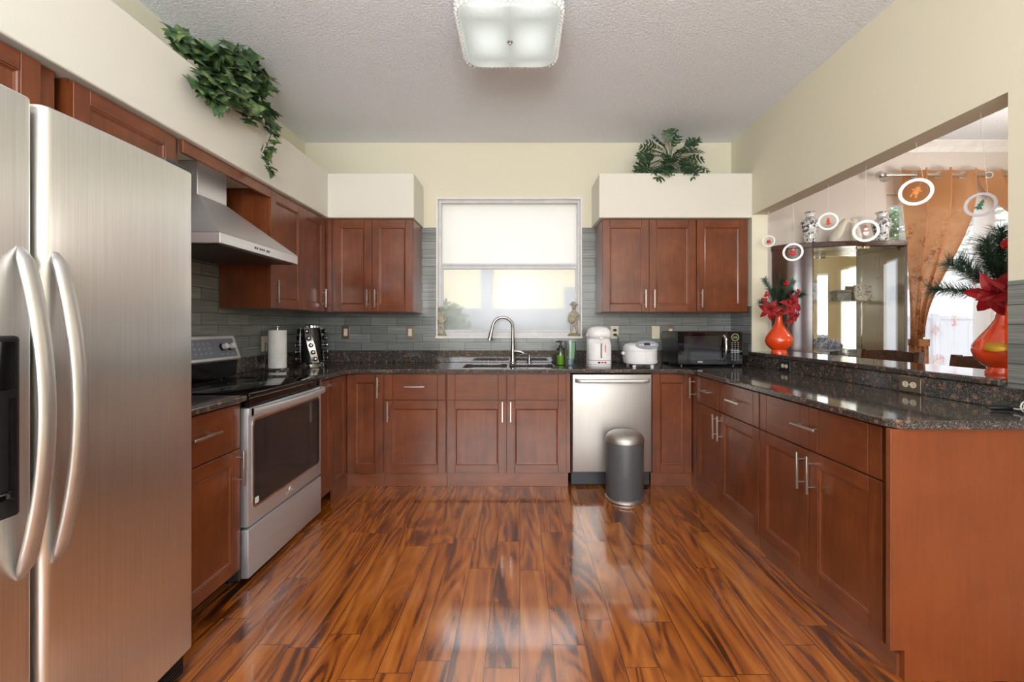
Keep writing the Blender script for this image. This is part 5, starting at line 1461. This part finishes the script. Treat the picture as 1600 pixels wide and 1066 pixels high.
for i, (cxx, cyy, lab) in enumerate(((2.60, 3.755, 'blue and white china teacup at the left of the cake stand'), (2.672, 3.738, 'blue and white china teacup in the middle of the cake stand'), (2.742, 3.750, 'blue and white china teacup at the right of the cake stand'))):
    t = thing('teacup', lab, 'cup', (cxx, cyy, tz), 0, 'teacups on the cake stand')
    m = MB(); m.lathe([(.018, .001), (.026, .012), (.033, .04), (.035, .05), (.032, .05), (.022, .014)], n=24); m.build('bowl', BLUEW, t, smooth=50)
    m = MB(); m.tube([(.033, 0, .042), (.05, 0, .038), (.046, 0, .018), (.028, 0, .018)], .004, 8); m.build('handle', BLUEW, t, smooth=50)
t = thing('sugar_bowl', 'small blue and white lidded sugar bowl at the right rear of the tea set', 'bowl', (2.80, 3.825, tz))
pot(t, .04); m = MB(); m.lathe([(.024, .0525), (.018, .064), (.006, .07), (.008, .082), (.001, .086)], n=20); m.build('lid', BLUEW, t, smooth=50)
for i in range(9):
    m = MB(); m.lathe([(.05, 0), (.055, .003), (.085, .011), (.086, .0125), (.055, .006), (.001, .005)], (2.93, 3.79, S2+.0005+i*.0132), 32)
    m.build('plate', m_chinese('blue_rim_china', S(206, 210, 216), S(110, 122, 150), 60, .5) if i == 0 else bpy.data.materials['blue_rim_china'], smooth=40, **tagd('%s dinner plate in the stack on the lower curio shelf' % ['lowest', 'second lowest', 'third lowest', 'fourth lowest', 'middle', 'fourth from the top', 'third from the top', 'second from the top', 'topmost'][i], 'plate', 'stacked plates in the curio cabinet'))
for i, (bx_, lab) in enumerate(((2.70, 'dark blue bowl tucked under the cake stand rim'), (3.08, 'blue and white bowl at the right of the plate stack'))):
    m = MB(); m.lathe([(.03, 0), (.034, .006), (.06, .04), (.068, .07), (.064, .07), (.03, .01)], (bx_+(.075 if i == 0 else 0), 3.72 if i == 0 else 3.78, S2+.0005), 28)
    m.build('bowl', BLUEW, smooth=50, **tagd(lab, 'bowl', 'bowls in the curio cabinet'))
# on the cabinet top
def amphora(x, y, H, label, sx=1.0):
    t = thing('painted_vase', label, 'vase', (x, y, CT), 0, 'painted vases on the curio cabinet')
    m = MB(); m.lathe([(r*H, z*H) for r, z in ((.14, .001), (.16, .02), (.15, .08), (.21, .40), (.265, .62), (.25, .72), (.15, .80), (.105, .84), (.10, .91), (.15, .97), (.16, 1.0), (.13, 1.0), (.08, .9))], n=36)
    m.build('body', VASEP, t, smooth=50)
    m = MB(); m.lathe([(r*H, z*H) for r, z in ((.112, .845), (.1055, .91), (.155, .97))], n=30, cap0=False, cap1=False); m.build('neck_glaze', WPLAST, t, smooth=50)
amphora(px(1265.5, 3.80), 3.80, .275, 'painted porcelain vase at the left end of the curio cabinet top')
amphora(px(1377, 3.80), 3.80, .275, 'painted porcelain vase at the right end of the curio cabinet top')
gx = px(1319, 3.80)
t = thing('bird_statuette', 'pair of ivory ceramic birds leaning together on the curio cabinet top', 'statuette', (gx, 3.80, CT))
m = MB()
m.tube([(-.11, 0, .01), (-.085, 0, .05), (-.05, 0, .10), (-.015, 0, .165), (.01, 0, .195)], [.03, .045, .042, .030, .022], 14); m.sphere((.012, 0, .200), .030, 12, (1.2, .9, .8)); m.tube([(.03, 0, .200), (.055, 0, .188)], [.016, .006], 8)
m.tube([(.115, 0, .01), (.105, 0, .06), (.095, 0, .11), (.085, 0, .165), (.08, 0, .19)], [.04, .045, .04, .030, .024], 14); m.sphere((.085, 0, .200), .031, 12, (1.25, .9, .8)); m.tube([(.065, -.005, .196), (.045, -.01, .18)], [.014, .006], 8)
b = m.build('body', MARBLE, t); remesh(b, .004)
m = MB(); m.box(-.15, .16, -.05, .05, .0, .014, .004); m.build('base', MARBLE, t)

# curtain rod, drapes, sheer
t = thing('curtain_rod', 'brushed steel curtain rod with a ball finial above the patio door', 'curtain rod', (4.3, 3.82, 2.56))
RZ_ = 2.568; RYD = 3.83
m = MB(); m.cyl((3.24, RYD, RZ_), (5.45, RYD, RZ_), .014, n=18); m.build('rod', SATIN, t, world=True, smooth=40)
m = MB(); k = m.mark(); m.lathe([(.012, 0), (.022, .006), (.022, .016), (.014, .022), (.030, .04), (.036, .058), (.030, .078), (.010, .09)], n=24); m.xf(k, T(3.24, RYD, RZ_) @ RY(-90)); m.build('finial', SATIN, t, world=True, smooth=50)
for bxx in (3.30, 5.42):
    m = MB(); m.cyl((bxx, RYD, RZ_), (bxx, BY-.001, RZ_), .008, n=12); m.cyl((bxx, BY-.012, RZ_), (bxx, BY-.0005, RZ_), .03, n=20); m.build('bracket', SATIN, t, world=True, smooth=40)
def drape(name, label, xl, xr, zt, zb, tie, folds, mat_, amp=.045, yc=RYD, ntop=None):
    """xl,xr functions of s (0 top..1 bottom)"""
    t = thing(name, label, 'curtain', ((xl(0)+xr(0))/2, yc, zb), 0, 'curtains at the patio door')
    m = MB(); NU, NV = 120, 46; R = []
    for j in range(NV+1):
        s = j/NV; z = zt+(zb-zt)*s; row = []
        a, b = xl(s), xr(s); wfr = (b-a)/(xr(0)-xl(0)); am = amp*(.35+.65*wfr)
        for i in range(NU+1):
            u = i/NU; ph = u*folds*2*PI
            y = yc+am*math.sin(ph)*(1 if s < .06 else 1)+.012*math.sin(ph*2.3+s*5)*s
            zz = z + (.028*math.sin(ph+.6) if j == 0 else 0) + (.18*(u-.5)*s*(1-wfr))
            row.append((a+(b-a)*u+.012*math.sin(ph*2)*(1-s), y, zz))
        R.append(row)
    V = [[m.bm.verts.new(p) for p in r] for r in R]
    for j in range(NV):
        for i in range(NU): m.face([V[j][i], V[j][i+1], V[j+1][i+1], V[j+1][i]])
    m.build('cloth', mat_, t, world=True, smooth=180)
    for i in range(int(folds*2) if ntop else 0):
        u = (i+.0)/(folds*2)
        if u <= .01: continue
        xx = xl(0)+(xr(0)-xl(0))*u
        m = MB(); k = m.mark(); m.lathe([(.020, -.003), (.030, -.003), (.030, .003), (.020, .003), (.020, -.003)], n=22, cap0=False, cap1=False)
        m.xf(k, T(xx, yc, RZ_) @ RZ(52 if i % 2 else -52) @ RY(90)); m.build('grommet', SATIN, t, world=True, smooth=40)
    return t
def ease(s): return s*s*(3-2*s)
drape('drape', 'copper floral drape gathered to the left of the patio door', lambda s: 3.375+.10*ease(min(1, s*1.1)), lambda s: 4.02-.46*ease(min(1, max(0, (s-.12)/.86)))-.0*s, 2.625, 1.08, None, 3.0, DRAPE, .065, ntop=True)
t = bpy.data.objects['drape']
m = MB(); m.loft([[(3.47, RYD-.06, z), (3.57, RYD-.055, z), (3.59, RYD, z), (3.57, RYD+.05, z), (3.47, RYD+.05, z)] for z in (1.06, 1.12)]); m.build('tie_band', DRAPE, t, world=True)
m = MB(); V = []
for j in range(20):
    s = j/19; row = []
    for i in range(41):
        u = i/40; row.append(m.bm.verts.new((3.45+.14*u+.05*s*(u-.5), RYD+.03*math.sin(u*8*PI), 1.06-1.0*s)))
    V.append(row)
for j in range(19):
    for i in range(40): m.face([V[j][i], V[j][i+1], V[j+1][i+1], V[j+1][i]])
m.build('tail', DRAPE, t, world=True, smooth=180)
drape('drape', 'copper floral drape swept to the right of the patio door', lambda s: 4.03+.98*ease(min(1, s*1.5)), lambda s: 5.36-.08*s, 2.620, 1.08, None, 6.0, DRAPE, .05, ntop=True)
drape('sheer_curtain', 'white floral voile sheer across the patio door behind the drapes', lambda s: 3.42, lambda s: 5.22, 2.40, .06, None, 11, SHEER, .014, yc=3.912)

# dining table and chairs
t = thing('dining_table', 'glossy dark dining table beyond the bar ledge', 'table', (3.42, 2.75, 0))
m = MB(); m.prism(rrect(2.90, 3.95, 1.9, 3.45, .08), .735, .765); m.build('tabletop', DARKW, t, world=True, bevel=.006)
m = MB(); m.box(2.98, 3.87, 1.98, 3.37, .66, .7345); m.build('apron', DARKW, t, world=True)
for xx in (3.0, 3.85):
    for yy in (2.0, 3.35): m = MB(); m.cyl((xx, yy, .001), (xx, yy, .6595), .028, .036, 14); m.build('leg', DARKW, t, world=True, smooth=40)
CHW = m_wood('chair_walnut', 'y', S(52, 28, 18), S(78, 44, 28), S(104, 62, 40), .25, .5)
def chair(x, y, label, w_):
    t = thing('dining_chair', label, 'chair', (x, y, 0), -PI/2, 'dining chairs on the near side of the table')
    h = w_/2
    m = MB(); m.box(-h, h, -.46, -.02, .44, .475, .012, 0, 2); m.build('seat', plain('seat_leather', S(60, 44, 38), .5), t)
    for s in (-1, 1):
        m = MB(); m.loft([[(s*h+a*.018, y0+b*.02, z) for a, b in ((-1, -1), (1, -1), (1, 1), (-1, 1))] for y0, z in ((.02, .001), (-.005, .44), (.02, .78), (.06, 1.055))]); m.build('leg', CHW, t)
        m = MB(); m.loft([[(s*(h-.02)+a*.018, -.44+b*.018, z) for a, b in ((-1, -1), (1, -1), (1, 1), (-1, 1))] for z in (.001, .4395)]); m.build('leg', CHW, t)
    for z0, z1, yo in ((.955, 1.045, .045), (.80, .85, .02)):
        m = MB(); R = []
        for k in range(13):
            u = k/12*2-1; yy = yo+.012+.022*(1-u*u); dz = .012*(1-u*u) if z0 > .9 else 0
            R.append([(u*(h-.018), yy-.011, z0), (u*(h-.018), yy+.011, z0), (u*(h-.018), yy+.013, z1+dz), (u*(h-.018), yy-.009, z1+dz)])
        m.loft(R); m.build('back_rail', CHW, t, smooth=40)
    return t
chair(2.68, 3.20, 'dark wood dining chair in front of the curio cabinet', .46)
chair(2.68, 2.50, 'dark wood dining chair beside the near orange vase', .44)

# chandelier over the dining table (mostly hidden behind the pier)
BRASS = plain('brass', S(196, 164, 74), .25, 1.0, var=.05)
BULB = NT('lit_candle_bulb'); BULB.p(Base_Color=(1, .95, .85, 1), Emission_Color=(1, .88, .7, 1), Emission_Strength=BULB.math('MULTIPLY_ADD', BULB.noise(BULB.coord(), 5), .5, 6.0)); BULB = BULB.m
hx0, hy0 = 3.76, 3.02
t = thing('chandelier', 'brass chandelier hanging over the dining table, mostly hidden by the near pier', 'chandelier', (hx0, hy0, CZ))
m = MB(); m.lathe([(.065, 0), (.062, -.015), (.03, -.035), (.012, -.05)][::-1], n=28); m.build('canopy', BRASS, t, smooth=50)
m = MB(); m.cyl((0, 0, -.045), (0, 0, -.60), .006); m.build('rod', BRASS, t, smooth=50)
m = MB(); m.lathe([(.01, -.92), (.05, -.86), (.035, -.78), (.06, -.70), (.02, -.62), (.01, -.60)], n=24); m.build('column', BRASS, t, smooth=50)
for k in range(3):
    a = 2*PI*k/3+PI
    m = MB(); m.tube([(.02*math.cos(a), .02*math.sin(a), -.13), (.14*math.cos(a), .14*math.sin(a), -.16), (.28*math.cos(a), .28*math.sin(a), -.13), (.335*math.cos(a), .335*math.sin(a), -.10), (.30*math.cos(a), .30*math.sin(a), -.08)], [.006, .007, .007, .008, .006], 8); m.build('scroll', BRASS, t, smooth=50)
for k in range(5):
    a = 2*PI*k/5+.4; c, s_ = math.cos(a), math.sin(a)
    m = MB(); m.tube([(.03*c, .03*s_, -.80), (.12*c, .12*s_, -.88), (.20*c, .20*s_, -.86), (.22*c, .22*s_, -.80)], .006, 8); ar = m.build('arm', BRASS, t, smooth=50)
    m = MB(); m.lathe([(.028, -.80), (.03, -.795), (.012, -.79), (.011, -.74)], (.22*c, .22*s_, 0), 16); m.build('candle_cup', WPLAST, ar, smooth=50)
    m = MB(); m.lathe([(.008, -.7395), (.017, -.715), (.012, -.69), (.001, -.67)], (.22*c, .22*s_, 0), 14); m.build('bulb', BULB, ar, smooth=50)
lamp('chandelier_glow', 'POINT', (hx0, hy0, CZ-.68), (0, 0, 0), 32, (1, .965, .91), shadow_soft_size=.12)
